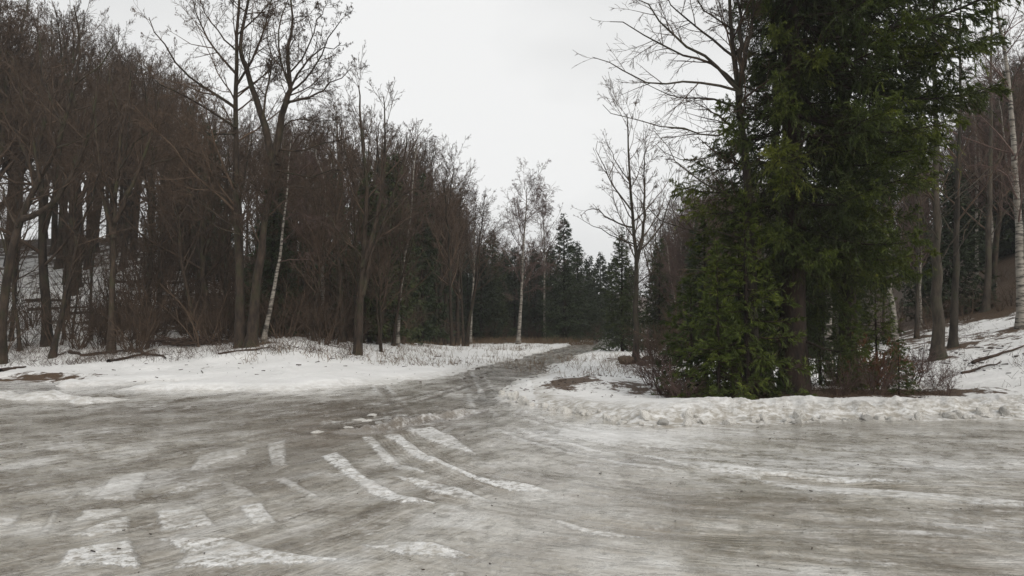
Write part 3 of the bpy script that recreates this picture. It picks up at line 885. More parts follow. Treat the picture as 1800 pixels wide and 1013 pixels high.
# ---------------------------------------------------------------- hero bare trees, shaped limb by limb
def hero(name, label, cat, D, trunks, limbs, st, seed, tmat, cmat, rmin=.0045, group=None, catkins=False, auto=None, dens=1.0, tw=1.0):
    """trunks / limbs: lists of (picture points, radius at foot in metres, depth drift)"""
    rng = np.random.RandomState(seed)
    u0, v0 = trunks[0][0][0]
    base = W(u0, v0, D); gzv = gz(base.x, D)
    org = Vector((base.x, D, gzv))
    e = thing(name, label, cat, org, 0, group)
    def to3(pts, drift):
        q = []
        for i, p in enumerate(pts):
            w = W(p[0], p[1], D + drift * i / (len(pts) - 1))
            q.append([w.x - org.x, w.y - org.y, w.z - org.z])
        q = np.array(q)
        return q
    PT, RT = [], []
    for k, (pts, r, dr) in enumerate(trunks):
        q = to3(pts, dr)
        if k == 0: q[0, 2] = -.2
        q = resample(q, 14); q[1:-1] += rng.normal(size=(12, 3)) * .02
        t = np.linspace(0, 1, 14)
        R = r * (1 - t * .85) + (r * .75 * np.exp(-t * 26) if k == 0 else 0)
        PT.append(q); RT.append(R)
    PT = np.array(PT); RT = np.array(RT)
    tv = join([tubes(PT, RT, 12)])
    obj('trunk', mesh_np('trunk', *tv, [tmat]), e)
    PL, RL = [], []
    for (pts, r, dr) in limbs:
        q = resample(to3(pts, dr), 9); q[1:] += rng.normal(size=(8, 3)) * np.linspace(.01, .06, 8)[:, None]
        r = r * .75; R = r * np.linspace(1, .22, 9)
        PL.append(q); RL.append(R)
        obj('limb', mesh_np('limb', *tubes(q[None], R[None], 7), [tmat if tmat is not M_BIRCH else cmat]), e)
    PL = np.array(PL).reshape(-1, 9, 3); RL = np.array(RL).reshape(-1, 9)
    # further limbs out of the trunk
    if auto:
        P1, R1 = sprout(rng, PT, RT, auto[0], auto[1], auto[2], auto[3], 10, auto[4], .42, 9, STY[st]['wob'] * .7, STY[st]['t1'] * .6, lenprof=auto[5] if len(auto) > 5 else .6)
        PL = np.concatenate([PL, P1]); RL = np.concatenate([RL, np.maximum(R1, .008)])
        mine = [tubes(P1, np.maximum(R1, .008), 5)]
    else: mine = []
    l2, l3, l4 = spread(rng, PL, RL, st, rmin, 3, dens)
    parts = mine + [tubes(*l2, 4), tubes(*l3, 3), tubes(*l4, 3)]
    if catkins:
        tips = l4[0][rng.rand(len(l4[0])) < .3]
        Pc = np.stack([tips[:, -1], tips[:, -1] + np.array([[0, 0, -.05]]) + rng.normal(size=(len(tips), 3)) * .012], 1)
        Rc = np.stack([np.full(len(Pc), .012), np.full(len(Pc), .007)], 1)
        parts.append(tubes(Pc, Rc, 3))
    obj('crown', mesh_np('crown', *join(parts), [cmat]), e)
    return e

DA = 27.5
hero('alder_tree', 'tall straight dark alder, the left trunk of the pair at the forest edge', 'tree', DA,
     [([(424, 588), (420, 500), (417, 400), (415, 300), (414, 200), (417, 100), (420, 0), (424, -110)], .17, .3)],
     [([(414, 190), (370, 160), (330, 135), (290, 80), (262, 30)], .085, -1.0), ([(415, 225), (370, 195), (330, 170), (285, 150), (262, 130)], .07, .8), ([(414, 235), (365, 235), (330, 225), (300, 200)], .06, 1.5),
      ([(415, 130), (380, 90), (350, 40), (330, -30)], .07, .6), ([(416, 330), (380, 290), (350, 270), (310, 262)], .055, -1.2), ([(416, 150), (450, 90), (470, 30), (480, -40)], .07, -.8), ([(418, 60), (460, 20), (500, -30)], .05, 1),
      ([(416, 90), (370, 40), (350, -20)], .05, 1.2), ([(414, 400), (370, 370), (330, 330), (318, 300)], .045, 1)],
     'alder', 301, M_BARK, M_TWIG, catkins=True, auto=(16, .3, .98, 52, .34), dens=1.05)
hero('alder_tree', 'forked dark alder leaning right, right trunk of the pair at the forest edge', 'tree', DA - .2,
     [([(440, 590), (452, 500), (466, 400), (478, 330), (484, 270)], .21, -.2), ([(482, 290), (465, 220), (448, 170), (430, 110), (424, 70), (440, -20), (450, -90)], .15, .5), ([(484, 275), (492, 220), (503, 175), (510, 150), (505, 90), (515, 40), (505, -40)], .15, -.6)],
     [([(503, 180), (540, 172), (575, 155), (612, 120)], .075, -.8), ([(505, 165), (530, 120), (560, 90), (600, 80)], .07, .6), ([(484, 262), (530, 265), (580, 250), (620, 242)], .06, -1), ([(487, 300), (540, 310), (590, 300), (640, 290)], .05, .8),
      ([(480, 330), (530, 330), (570, 335)], .04, -1.2), ([(474, 350), (440, 320), (400, 300), (370, 310)], .045, -.9), ([(508, 150), (490, 90), (500, 20), (520, -40)], .06, .7), ([(512, 160), (545, 130), (580, 60), (600, 30)], .06, -.4),
      ([(462, 210), (470, 150), (480, 90), (470, 20)], .06, -.5), ([(490, 230), (520, 210), (560, 215), (600, 200)], .045, 1), ([(460, 430), (400, 405), (340, 370), (300, 345)], .04, -1.4), ([(507, 130), (540, 90), (560, 30), (570, 10)], .05, 1)],
     'alder', 302, M_BARK, M_TWIG, catkins=True, auto=(7, .35, .98, 50, .34), dens=1.05)
hero('birch_tree', 'white-barked birch leaning right just behind the pair of alders', 'tree', DA + .8,
     [([(462, 580), (478, 530), (490, 470), (495, 420), (502, 360), (508, 300), (512, 240)], .085, .5)],
     [([(492, 460), (530, 455), (560, 465)], .03, -.6), ([(500, 385), (530, 375), (560, 395), (600, 405)], .03, -.5), ([(505, 320), (540, 290), (570, 250)], .03, .6)],
     'birch', 303, M_BIRCH, M_TWIG_P, auto=(6, .45, 1, 45, .3))
hero('bare_tree', 'fan shaped brown tree with several upright stems at the middle of the left treeline', 'tree', 28,
     [([(628, 600), (634, 520), (640, 430), (645, 350), (640, 270), (634, 200), (630, 150)], .13, .5), ([(636, 470), (660, 400), (672, 320), (678, 240), (674, 170)], .10, -.5), ([(638, 520), (655, 440), (690, 350), (705, 290), (720, 240)], .08, .8)],
     [([(640, 400), (700, 350), (750, 330)], .04, -1), ([(636, 450), (590, 400), (560, 350)], .04, .7), ([(642, 330), (610, 280), (600, 220)], .04, -.4)],
     'forest', 304, M_BARK, M_TWIG, auto=(9, .3, .98, 38, .34), dens=.85)
hero('birch_tree', 'thin leaning birch with a pale lower trunk, right of the fan shaped tree', 'tree', 34,
     [([(699, 598), (702, 530), (707, 490), (713, 440), (722, 380), (728, 300), (735, 230)], .075, .4)],
     [([(714, 430), (740, 390), (760, 350)], .035, .6), ([(724, 350), (700, 300), (690, 260)], .03, -.4)],
     'birch', 305, M_BIRCH, M_TWIG_P, auto=(12, .35, 1, 38, .3))
hero('birch_tree', 'slender white birch standing alone against dark spruces left of the central birch', 'tree', 58,
     [([(827, 603), (829, 540), (832, 480), (834, 430), (833, 390), (830, 362)], .10, 0)],
     [], 'birch', 306, M_BIRCH, M_TWIG_P, rmin=.007, auto=(26, .42, 1, 32, .32), tw=1)
hero('birch_tree', 'tallest white birch in the centre, with pale sweeping lower branches', 'tree', 56,
     [([(911, 603), (914, 560), (916, 520), (919, 470), (921, 420), (924, 370), (926, 332)], .15, 0)],
     [([(918, 470), (895, 470), (870, 465)], .05, -.5), ([(917, 500), (950, 480), (985, 455)], .06, .4), ([(916, 515), (945, 508), (965, 505)], .04, -.5), ([(917, 530), (900, 520), (880, 500)], .035, .3), ([(919, 450), (950, 430), (960, 400)], .045, .5), ([(920, 440), (900, 410), (890, 370)], .045, -.4)],
     'birch', 307, M_BIRCH, M_TWIG_P, rmin=.0065, auto=(30, .35, 1, 38, .40, .5), dens=1.0)
hero('birch_tree', 'reddish crowned birch just behind and right of the central birch', 'tree', 62,
     [([(957, 603), (957, 540), (958, 470), (957, 420), (955, 385), (953, 368)], .10, 0)],
     [], 'birch', 308, M_BIRCH, M_TWIG_P, rmin=.0075, auto=(26, .4, 1, 30, .28), dens=.9)
hero('bare_tree', 'bare tree with open crown standing right of the road before the spruce group', 'tree', 29,
     [([(1117, 641), (1118, 580), (1117, 520), (1119, 460), (1114, 400), (1108, 330), (1104, 260), (1102, 200)], .125, .3), ([(1118, 470), (1128, 420), (1134, 370), (1132, 310), (1136, 260)], .08, -.5)],
     [([(1112, 400), (1080, 390), (1050, 370), (1022, 375)], .05, -.8), ([(1110, 370), (1080, 330), (1060, 290), (1048, 250)], .05, .5), ([(1125, 440), (1160, 400), (1190, 330), (1195, 300)], .05, .6), ([(1107, 320), (1080, 280), (1068, 240)], .035, -.4), ([(1116, 430), (1090, 420), (1050, 400), (1020, 385)], .04, .7), ([(1119, 500), (1150, 480), (1190, 490)], .03, -.6)],
     'forest', 309, M_GREYBARK, M_TWIG, auto=(18, .35, .99, 42, .28, .3), dens=.75)
# big deciduous tree left of the spruce
hero('bare_tree', 'large bare tree with long boughs reaching left, its trunk partly behind the spruce', 'tree', 15.2,
     [([(1322, 650), (1321, 580), (1320, 500), (1318, 420), (1314, 330), (1306, 240), (1298, 160), (1288, 80), (1282, 0), (1276, -120)], .14, .3), ([(1300, 170), (1304, 90), (1298, 20), (1290, -60)], .07, .5), ([(1300, 150), (1318, 60), (1330, -30)], .06, -.4)],
     [([(1300, 160), (1260, 120), (1210, 80), (1160, 40), (1120, -10)], .055, -.6), ([(1296, 150), (1250, 110), (1200, 95), (1130, 60), (1070, 30)], .045, .5), ([(1298, 160), (1230, 145), (1170, 150), (1100, 130), (1045, 105)], .04, -.7),
      ([(1300, 190), (1240, 170), (1190, 175), (1120, 140)], .035, .8), ([(1290, 100), (1240, 60), (1190, 20), (1170, -30)], .04, .5), ([(1302, 215), (1260, 240), (1200, 230), (1120, 215), (1045, 192)], .03, -1.0),
      ([(1308, 260), (1270, 270), (1210, 280), (1150, 250)], .028, .8), ([(1314, 350), (1280, 345), (1240, 320), (1190, 290), (1150, 230)], .03, -.5), ([(1285, 50), (1240, 20), (1200, -30)], .03, -1), ([(1298, 150), (1340, 160), (1365, 170)], .04, .3),
      ([(1318, 420), (1260, 410), (1200, 400), (1140, 370), (1120, 360)], .03, .6), ([(1320, 470), (1270, 480), (1220, 470), (1150, 440)], .022, -.6)],
     'birch', 310, M_GREYBARK, M_TWIG, rmin=.0034, auto=(13, .45, .95, 50, .3), dens=.95)
hero('birch_tree', 'birch whose pale upper trunk shows between the bare tree and the spruce', 'tree', 17.5,
     [([(1345, 660), (1350, 500), (1358, 350), (1366, 180), (1362, 100), (1358, 20), (1352, -100)], .14, .2)],
     [([(1364, 180), (1330, 150), (1290, 120)], .03, .4), ([(1366, 170), (1400, 120), (1420, 60)], .03, -.5)],
     'birch', 311, M_BIRCH, M_TWIG, rmin=.003, auto=(6, .5, .95, 45, .22), dens=.7)
hero('birch_tree', 'white birch trunk seen through the shade right of the spruce trunk', 'tree', 21,
     [([(1458, 640), (1456, 560), (1455, 480), (1452, 400), (1450, 300), (1449, 150), (1450, 20)], .11, .2)],
     [], 'birch', 312, M_BIRCH, M_TWIG_P, rmin=.004, auto=(10, .5, .98, 40, .22), dens=.6)
hero('birch_tree', 'leaning white birch at the right edge of the spruce group', 'tree', 24,
     [([(1576, 625), (1571, 560), (1566, 500), (1562, 430), (1556, 330), (1550, 220), (1545, 100)], .10, .2)],
     [], 'birch', 313, M_BIRCH, M_TWIG_P, rmin=.0045, auto=(10, .45, .98, 40, .22), dens=.6)
hero('birch_tree', 'white birch with black flecked bark at the right edge of the picture', 'tree', 25,
     [([(1797, 590), (1795, 520), (1792, 440), (1789, 360), (1784, 280), (1776, 180), (1766, 90), (1752, 20), (1745, -60)], .15, .2)],
     [([(1788, 350), (1760, 300), (1700, 290)], .04, -.4), ([(1784, 280), (1810, 220), (1840, 180)], .04, .5), ([(1775, 180), (1740, 140), (1700, 130)], .035, .5)],
     'birch', 314, M_BIRCH, M_TWIG_P, rmin=.0045, auto=(14, .3, .98, 45, .26), dens=.9)
for (u, v, u2, D, r, lb, sd) in ((1650, 622, 1642, 23, .19, 'thick grey-brown trunk on the snow slope, largest tree right of the spruce', 320), (1675, 610, 1690, 24.5, .13, 'thinner grey trunk close beside the thick one on the snow slope', 321),
                                 (1612, 606, 1616, 30, .08, 'thin young trunk left of the thick grey tree on the slope', 322), (1733, 585, 1745, 32, .16, 'grey trunk at the back of the slope, between the thick tree and the edge birch', 323)):
    hero('bare_tree', lb, 'tree', D, [([(u, v), (u + (u2 - u) * .3, v - 110), (u + (u2 - u) * .5, v - 250), (u + (u2 - u) * .8, v - 420), (u2, v - 620)], r, .3)],
         [([(u + 2, v - 160), (u + 50, v - 230), (u + 130, v - 300)], .03, -.4), ([(u, v - 200), (u - 40, v - 260), (u - 60, v - 330)], .03, .4), ([(u + 3, v - 260), (u + 60, v - 310), (u + 110, v - 380)], .03, .4)],
         'forest', sd, M_GREYBARK, M_TWIG, rmin=.005, auto=(7, .3, .98, 45, .22), dens=.42)
# left edge
hero('bare_tree', 'dark tree leaning right at the far left edge, with a heavy curved trunk', 'tree', 27,
     [([(0, 606), (10, 500), (30, 400), (62, 330), (95, 270), (125, 180), (140, 90), (130, 10)], .16, .6), ([(40, 385), (90, 360), (130, 300), (160, 220), (175, 120)], .12, -.5)],
     [([(30, 400), (0, 330), (-30, 250)], .07, .6), ([(70, 320), (60, 250), (40, 160), (10, 80)], .07, -.6), ([(110, 220), (80, 150), (60, 60)], .06, .5), ([(130, 150), (180, 110), (210, 60)], .05, -.4), ([(100, 260), (150, 240), (220, 180)], .05, -.8)],
     'broad', 330, M_BARK, M_TWIG, auto=(10, .35, .98, 50, .3), dens=.75)
hero('bare_tree', 'slanting thin dark trunk among the shrubs near the left edge', 'tree', 28,
     [([(92, 588), (112, 530), (128, 470), (140, 410), (165, 340), (180, 280)], .10, .4)], [([(118, 510), (140, 460), (180, 420)], .05, -.4), ([(135, 430), (120, 360), (110, 300)], .04, .4)],
     'broad', 331, M_BARK, M_TWIG, auto=(6, .4, .98, 50, .35), dens=.8)
hero('bare_tree', 'broad crowned brown tree with thick trunk between left edge and the alders', 'tree', 29,
     [([(196, 598), (197, 500), (202, 400), (205, 330), (212, 250), (225, 180), (230, 110)], .12, .4), ([(202, 390), (235, 320), (262, 250), (280, 190)], .10, -.4), ([(200, 420), (180, 340), (170, 250), (160, 160)], .09, .6)],
     [([(205, 350), (170, 300), (150, 240)], .05, -.5), ([(208, 300), (250, 240), (300, 210)], .05, .6), ([(215, 240), (200, 170), (190, 120)], .05, .3), ([(240, 300), (290, 280), (330, 280)], .04, -.5)],
     'broad', 332, M_BARK, M_SHRUB, auto=(10, .4, .98, 48, .32), dens=.75)

# ---------------------------------------------------------------- big spruce
BOUGHS = []
for i in range(5):
    rng = np.random.RandomState(400 + i)
    w, q = bough(rng, 2.6, 2, droop=.18 + .05 * (i % 3))
    W_ = join(w); Nn = join(q)
    V = np.vstack([W_[0], Nn[0]]); Fq = np.vstack([W_[1], Nn[1] + len(W_[0])])
    mi = np.concatenate([np.zeros(len(W_[1])), np.ones(len(Nn[1]))])
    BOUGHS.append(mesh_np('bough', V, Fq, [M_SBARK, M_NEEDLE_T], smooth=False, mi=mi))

def big_spruce(label, u, D, H, r, nb, reach, zlo, seed, bare=0):
    rng = random.Random(seed)
    x, y = at(u, D)
    z0 = gz(x, y)
    e = thing('spruce_tree', label, 'tree', (x, y, z0), 0)
    t = np.linspace(0, 1, 16)
    P = np.stack([.05 * np.sin(t * 5), .04 * np.cos(t * 4), H * t - .25 * (1 - t)], 1)[None]
    R = (r * (1 - t) ** .9 + r * .5 * np.exp(-t * 45) + .01)[None]
    obj('trunk', mesh_np('trunk', *tubes(P, R, 16), [M_SBARK]), e)
    for k in range(nb):
        f = (k + rng.random()) / nb
        z = zlo + (k // 5) * .48 + rng.gauss(0, .05)
        az = (k % 5) * 1.2566 + (k // 5) * .83 + rng.gauss(0, .18)
        if z > H - .3: continue
        L = reach(z, az) * (.78 + .34 * rng.random())
        if L < .3 or (z < bare and math.sin(az) < .25 and abs(math.cos(az)) < .93): continue
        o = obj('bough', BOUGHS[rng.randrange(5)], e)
        o.location = (0, 0, z)
        tt = z / H
        pitch = (-.24 + .85 * tt ** 1.6) + rng.gauss(0, .12)
        o.rotation_euler = Matrix.Rotation(az, 3, 'Z').__matmul__(Matrix.Rotation(-pitch, 3, 'Y')).__matmul__(Matrix.Rotation(rng.gauss(0, .2), 3, 'X')).to_euler()
        s = L / 2.6
        o.scale = (s, s * (.85 + .3 * rng.random()) * max(1, .7 / s) ** .5, s * max(1, .9 / s))
    return e

def reach_main(z, az):
    ca = math.cos(az)     # +1 = right in the picture
    right = 1.7 + .7 * float(sstep(2.5, 3.5, z)) + 2.1 * float(sstep(4.8, 6.4, z))
    left = 2.3 - 1.2 * float(sstep(5.6, 6.6, z)) - .5 * float(1 - sstep(2.0, 3.2, z))
    side = 2.2
    if z < 3.0 and math.sin(az) < .1: side = .9          # trunk stays visible low down, facing the road
    L = side + (right - side) * max(ca, 0) ** .7 + (left - side) * max(-ca, 0) ** .7
    if z > 11: L *= max(.15, 1 - (z - 11) / 10)
    return L
big_spruce('tallest green spruce at the right, dark bare lower trunk rising behind the snow bank', 1395, 15.6, 21, .25, 200, reach_main, 1.2, 1, 3.0)
def reach_b(z, az):
    L = 1.8 + (1.3 * float(sstep(5.2, 6.6, z)) if math.cos(az) > 0 else 0)
    if z < 2.0: L *= .7
    return L * (1 - max(0, z - 8) / 12)
big_spruce('second green spruce directly behind and right of the tallest one', 1490, 18.0, 17, .2, 120, reach_b, 2.9, 2)

yo = [(1262, 14.8, 0, .75, 'bushy young spruce at the left front of the spruce group'), (1300, 16.2, 0, .9, 'taller young spruce behind the left front one, crossing the pale trunk'), (1215, 15.6, 1, .95, 'low wide young spruce at the left end of the spruce group'),
      (1350, 14.9, 1, .5, 'small yellowish young spruce beside the big trunk, at its left foot'), (1240, 17.5, 0, .95, 'dark young spruce behind the left end of the group'), (1540, 18.0, 0, .7, 'dim young spruce right of the big trunk, deep in the shade'),
      (1495, 16.6, 1, .7, 'low young spruce right of the big trunk near the bank'), (1578, 15.6, 1, .42, 'tiny spruce sapling with a bare foot at the right end of the bank thicket'), (1440, 18.5, 0, .7, 'young spruce directly behind the big trunk'), (1312, 14.75, 0, .98, 'tallest young spruce, hiding the foot of the large bare tree')]
for i, (u, D, k, s, lb) in enumerate(yo):
    x, y = at(u, D)
    plant(YOUNG[k], 'young_spruce', lb, 'tree', (x, y, gz(x, y) - .05), i * 1.7, s)

# ---------------------------------------------------------------- centre: spruces and birches seen across the field
cs = [(865, 66, 0, .92, 'spruce with a pointed top left of the central birch'), (905, 70, 0, .86, 'narrow spruce tip directly behind the central birch'), (992, 62, 1, .86, 'tallest spruce in the centre, right of the central birch'),
      (1016, 68, 0, .8, 'spruce just right of the tallest central one'), (1036, 74, 2, .9, 'smaller spruce left of the far end of the road'), (1056, 80, 2, .9, 'distant spruce above the far end of the road'), (888, 72, 2, 1.0, 'blunt spruce between the pointed one and the birch'),
      (846, 62, 2, .9, 'low dark spruce left of the pointed one'), (940, 72, 2, .9, 'dark spruce between the two central birches'), (968, 70, 0, .75, 'dark spruce behind the reddish birch'), (1076, 90, 2, 1.0, 'faint spruce beyond the bend of the road')]
TOPS = [405, 430, 374, 422, 448, 442, 438, 428, 436, 428, 455]
for i, (u, D, k, s, lb) in enumerate(cs):
    x, y = at(u, D)
    s = (W(u, TOPS[i], D).z - gz(x, y)) / [12, 14, 10][k]
    e = plant(SPRUCE[k], 'spruce_tree', lb, 'tree', (x, y, gz(x, y) - .1), i * 2.1, s)
    e.scale = (s * 1.3, s * 1.3, s)
x, y = at(1094, 40)
e = plant(SPRUCE[1], 'spruce_tree', 'green spruce right of the road behind the open crowned bare tree', 'tree', (x, y, gz(x, y) - .1), .5, .48)
e.scale = (.58, .58, .485)

placed = []
def free(x, y, d):
    for (a, b) in placed:
        if (a - x) ** 2 + (b - y) ** 2 < d * d: return False
    placed.append((x, y)); return True

def scatter(n, ur, Dr, dmin, chooser, tries=40):
    c = 0
    for k in range(n * tries):
        if c >= n: break
        D = Dr[0] + (Dr[1] - Dr[0]) * rnd.random() ** .8
        u = rnd.uniform(*ur)
        x, y = at(u, D)
        q = float(poly_sd(ICE, np.array([x]), np.array([y]))[0])
        if q > -1.5: continue
        if not free(x, y, dmin): continue
        chooser(u, D, x, y); c += 1

SKYL = np.array([(-400, -60), (0, -5), (60, 5), (100, 32), (200, 92), (300, 112), (380, 190), (500, 210), (600, 190), (650, 165), (710, 220), (780, 300), (815, 345), (850, 405), (900, 425), (960, 410), (1010, 440), (1050, 455), (1090, 425), (1150, 380), (1200, 340), (1300, 300), (1600, 270), (1680, 180), (1760, 100), (1820, 50), (2300, -20)], float)
HT = {'F': [15, 14, 16, 13], 'B': [13, 12], 'W': [13, 12], 'S': [12, 14, 10]}
ROWS = {}

def tree_of(kind, grp, cat='tree'):
    lb = {'F': 'bare brown tree with upright branches, one of many ', 'B': 'bare spreading tree, one of many ', 'W': 'white-trunked bare birch among the trees ', 'S': 'dark green spruce among the trees '}[kind]
    return lb + grp, {'F': 'bare_tree', 'B': 'bare_tree', 'W': 'birch_tree', 'S': 'spruce_tree'}[kind]

def put(kind, x, y, s, grp, row=None):
    lib = {'F': FOREST, 'B': BROAD, 'W': BIRCH, 'S': SPRUCE}[kind]
    mi_ = rnd.randrange(len(lib)); me = lib[mi_]
    u = UC + F * x / y
    top = W(u, float(np.interp(u, SKYL[:, 0], SKYL[:, 1])), y).z
    lo = .72 if y < 42 else .84
    s = (top - gz(x, y)) / HT[kind][mi_] * rnd.uniform(lo, 1.03) * (.86 if kind == 'S' else 1)
    s = max(.4, min(1.35, s))
    lb, nm = tree_of(kind, grp)
    word = {'F': 'bare trees ', 'B': 'spreading bare trees ', 'W': 'birches ', 'S': 'spruces '}[kind]
    wd = rnd.uniform(.8, 1.35) if kind == 'S' else rnd.uniform(.9, 1.15)
    e = plant(me, nm, lb, 'tree', (x, y, gz(x, y) - .15), rnd.random() * 6.28, s, word + grp, tilt=(rnd.gauss(0, .02), rnd.gauss(0, .02)))
    e.scale = (s * wd, s * wd, s)
    if y < 40 and 0 < u < 1800:
        ROWS.setdefault(grp, []).append((u, kind, e))

ORD = 'first second third fourth fifth sixth seventh eighth ninth tenth eleventh twelfth thirteenth fourteenth fifteenth sixteenth seventeenth eighteenth nineteenth twentieth'.split()
def name_rows():
    kinds = {'F': 'bare upright tree', 'B': 'bare spreading tree', 'W': 'white birch', 'S': 'dark spruce'}
    where = {'on the left hillside': 'behind the left thicket', 'on the right hillside': 'along the right forest front', 'right of the road': 'right of the road', 'behind the central field': 'behind the field'}
    for grp, L in ROWS.items():
        cnt = {}
        for u, kind, e in sorted(L, key=lambda q: q[0]):
            c = cnt.get(kind, 0); cnt[kind] = c + 1
            if c < 20: e['label'] = '%s, %s of its kind from the left %s' % (kinds[kind], ORD[c], where[grp])

def left_rule(u, D, x, y):
    if 0 < u < 210 and D < 44 and rnd.random() < .55: return
    r = rnd.random()
    edge = np.interp(u, [-300, 200, 400, 600, 750, 900], [1.42, 1.32, 1.14, .98, .88, .78])
    s = edge * rnd.uniform(.85, 1.08)
    if u > 230 and r < .26: put('S', x, y, s * .8, 'on the left hillside')
    elif r < .36: put('B', x, y, s, 'on the left hillside')
    elif r < .42 and u > 560: put('W', x, y, s, 'on the left hillside')
    else: put('F', x, y, s * rnd.uniform(.85, 1), 'on the left hillside')
scatter(24, (-250, 660), (31, 38), 1.5, left_rule)
scatter(58, (-250, 760), (38, 56), 1.4, left_rule)
scatter(44, (150, 800), (56, 84), 1.8, left_rule)
scatter(26, (-220, 230), (46, 72), 1.6, left_rule)

def mid_rule(u, D, x, y):
    r = rnd.random()
    if r < .5: put('S', x, y, rnd.uniform(.5, .72), 'behind the central field')
    elif r < .85: put('F', x, y, rnd.uniform(.5, .68), 'behind the central field')
    else: put('W', x, y, rnd.uniform(.6, .8), 'behind the central field')
scatter(14, (700, 820), (44, 58), 1.6, lambda u, D, x, y: put('F' if rnd.random() < .7 else 'S', x, y, rnd.uniform(.55, .8), 'behind the central field'))
scatter(46, (760, 1110), (66, 100), 1.8, mid_rule)

def rmid_rule(u, D, x, y):
    r = rnd.random()
    if r < .3: put('S', x, y, rnd.uniform(.5, .75), 'right of the road')
    elif r < .8: put('F', x, y, rnd.uniform(.5, .75), 'right of the road')
    else: put('W', x, y, rnd.uniform(.6, .85), 'right of the road')
scatter(60, (1100, 1360), (36, 90), 1.4, rmid_rule)

def right_rule(u, D, x, y):
    r = rnd.random()
    s = rnd.uniform(.78, 1.02)
    if r < .40: put('S', x, y, s * .95, 'on the right hillside')
    elif r < .82: put('F', x, y, s, 'on the right hillside')
    else: put('W', x, y, s * 1.1, 'on the right hillside')
scatter(16, (1330, 1640), (26, 40), 1.6, right_rule)
scatter(30, (1590, 1960), (36, 60), 1.4, right_rule)
scatter(22, (1590, 2150), (33, 46), 2.0, right_rule)
scatter(60, (1330, 2200), (44, 80), 2.0, right_rule)

name_rows()

# ---------------------------------------------------------------- shrubs
def shrub(me, label, group, x, y, s, name='bare_shrub'):
    o = obj(name, me, None, (x, y, gz(x, y) - .02))
    o.rotation_euler = (0, 0, rnd.random() * 6.28); o.scale = (s, s, s * rnd.uniform(.85, 1.1))
    tag(o, label, 'shrub', group)
    return o
for k in range(120):
    u = rnd.uniform(-120, 720); D = rnd.uniform(28.6, 37) + max(0, (u - 560)) * .05
    if u < 230 and rnd.random() < .6: u += 300
    x, y = at(u, D)
    shrub(SHRUB[rnd.randrange(4)], 'reddish brown leafless shrub in the thicket under the left forest edge', 'thicket shrubs under the left forest edge', x, y, rnd.uniform(.75, 1.25))
for k in range(26):
    u = rnd.uniform(-60, 740); D = rnd.uniform(28.3, 34)
    x, y = at(u, D)
    k2 = rnd.randrange(4)
    plant(FOREST[k2], 'sapling', 'slender bare sapling rising out of the thicket at the left forest edge', 'tree', (x, y, gz(x, y) - .05), rnd.random() * 6, rnd.uniform(.28, .5), 'saplings in the left thicket', tilt=(rnd.gauss(0, .08), rnd.gauss(0, .08)))
for k in range(60):
    u = rnd.uniform(220, 700); D = rnd.uniform(38, 56)
    x, y = at(u, D)
    shrub(SHRUB[rnd.randrange(4)], 'tall brown leafless shrub among the trunks on the left hillside', 'undergrowth among the trunks on the left hillside', x, y, rnd.uniform(1.1, 1.8))
for k in range(40):
    u = rnd.uniform(690, 1050); D = rnd.uniform(60, 68)
    x, y = at(u, D)
    shrub(SHRUB[rnd.randrange(4)], 'brown leafless shrub in the low growth behind the central field', 'low shrubs behind the central field', x, y, rnd.uniform(.5, .9))
for k in range(26):
    u = rnd.uniform(1150, 1380); D = rnd.uniform(26, 36)
    x, y = at(u, D)
    shrub(SHRUB[rnd.randrange(4)], 'brown leafless shrub behind the left end of the spruce group', 'shrubs behind the spruce group', x, y, rnd.uniform(.6, 1.1))
for k in range(34):
    u = rnd.uniform(1440, 1900); D = rnd.uniform(25, 34)
    x, y = at(u, D)
    if u > 1560: D = D + 4; x, y = at(u, D)
    shrub(SHRUB[rnd.randrange(4)], 'brown leafless shrub at the top of the right snow slope', 'shrubs on the right slope', x, y, rnd.uniform(.35, .65))
for (u, D, s, lb) in ((1172, 16.0, .85, 'arching leafless shrub at the left end of the spruce group'), (1150, 17.5, .7, 'small leafless shrub left of the arching one'), (1195, 14.9, .6, 'leafless stems rising from the snow mound left of the bank'), (1660, 15.8, .42, 'small leafless shrub on the snow right of the bank thicket'),
                      (1640, 17.6, .5, 'leafless shrub just behind the small one right of the bank'), (1600, 18.2, .7, 'leafless shrub beside the spruce sapling'), (1535, 15.3, .6, 'tangled stems at the foot of the bank thicket'), (1470, 15.4, .55, 'low tangled stems right of the big spruce trunk'),
                      (1300, 15.0, .5, 'low tangled stems in front of the young spruces'), (1625, 21, .6, 'leafless shrub left of the thick grey trunk')):
    x, y = at(u, D)
    shrub(SHRUB_G, lb, None, x, y, s)
x, y = at(1530, 17.5)
o = shrub(shrub_mesh(230, 1.5, 40, .8, M_FERN, .006, 10, 5), 'rusty red patch of withered foliage in the shade right of the big spruce', None, x, y, .9, 'withered_bush')
o.location.z += .0

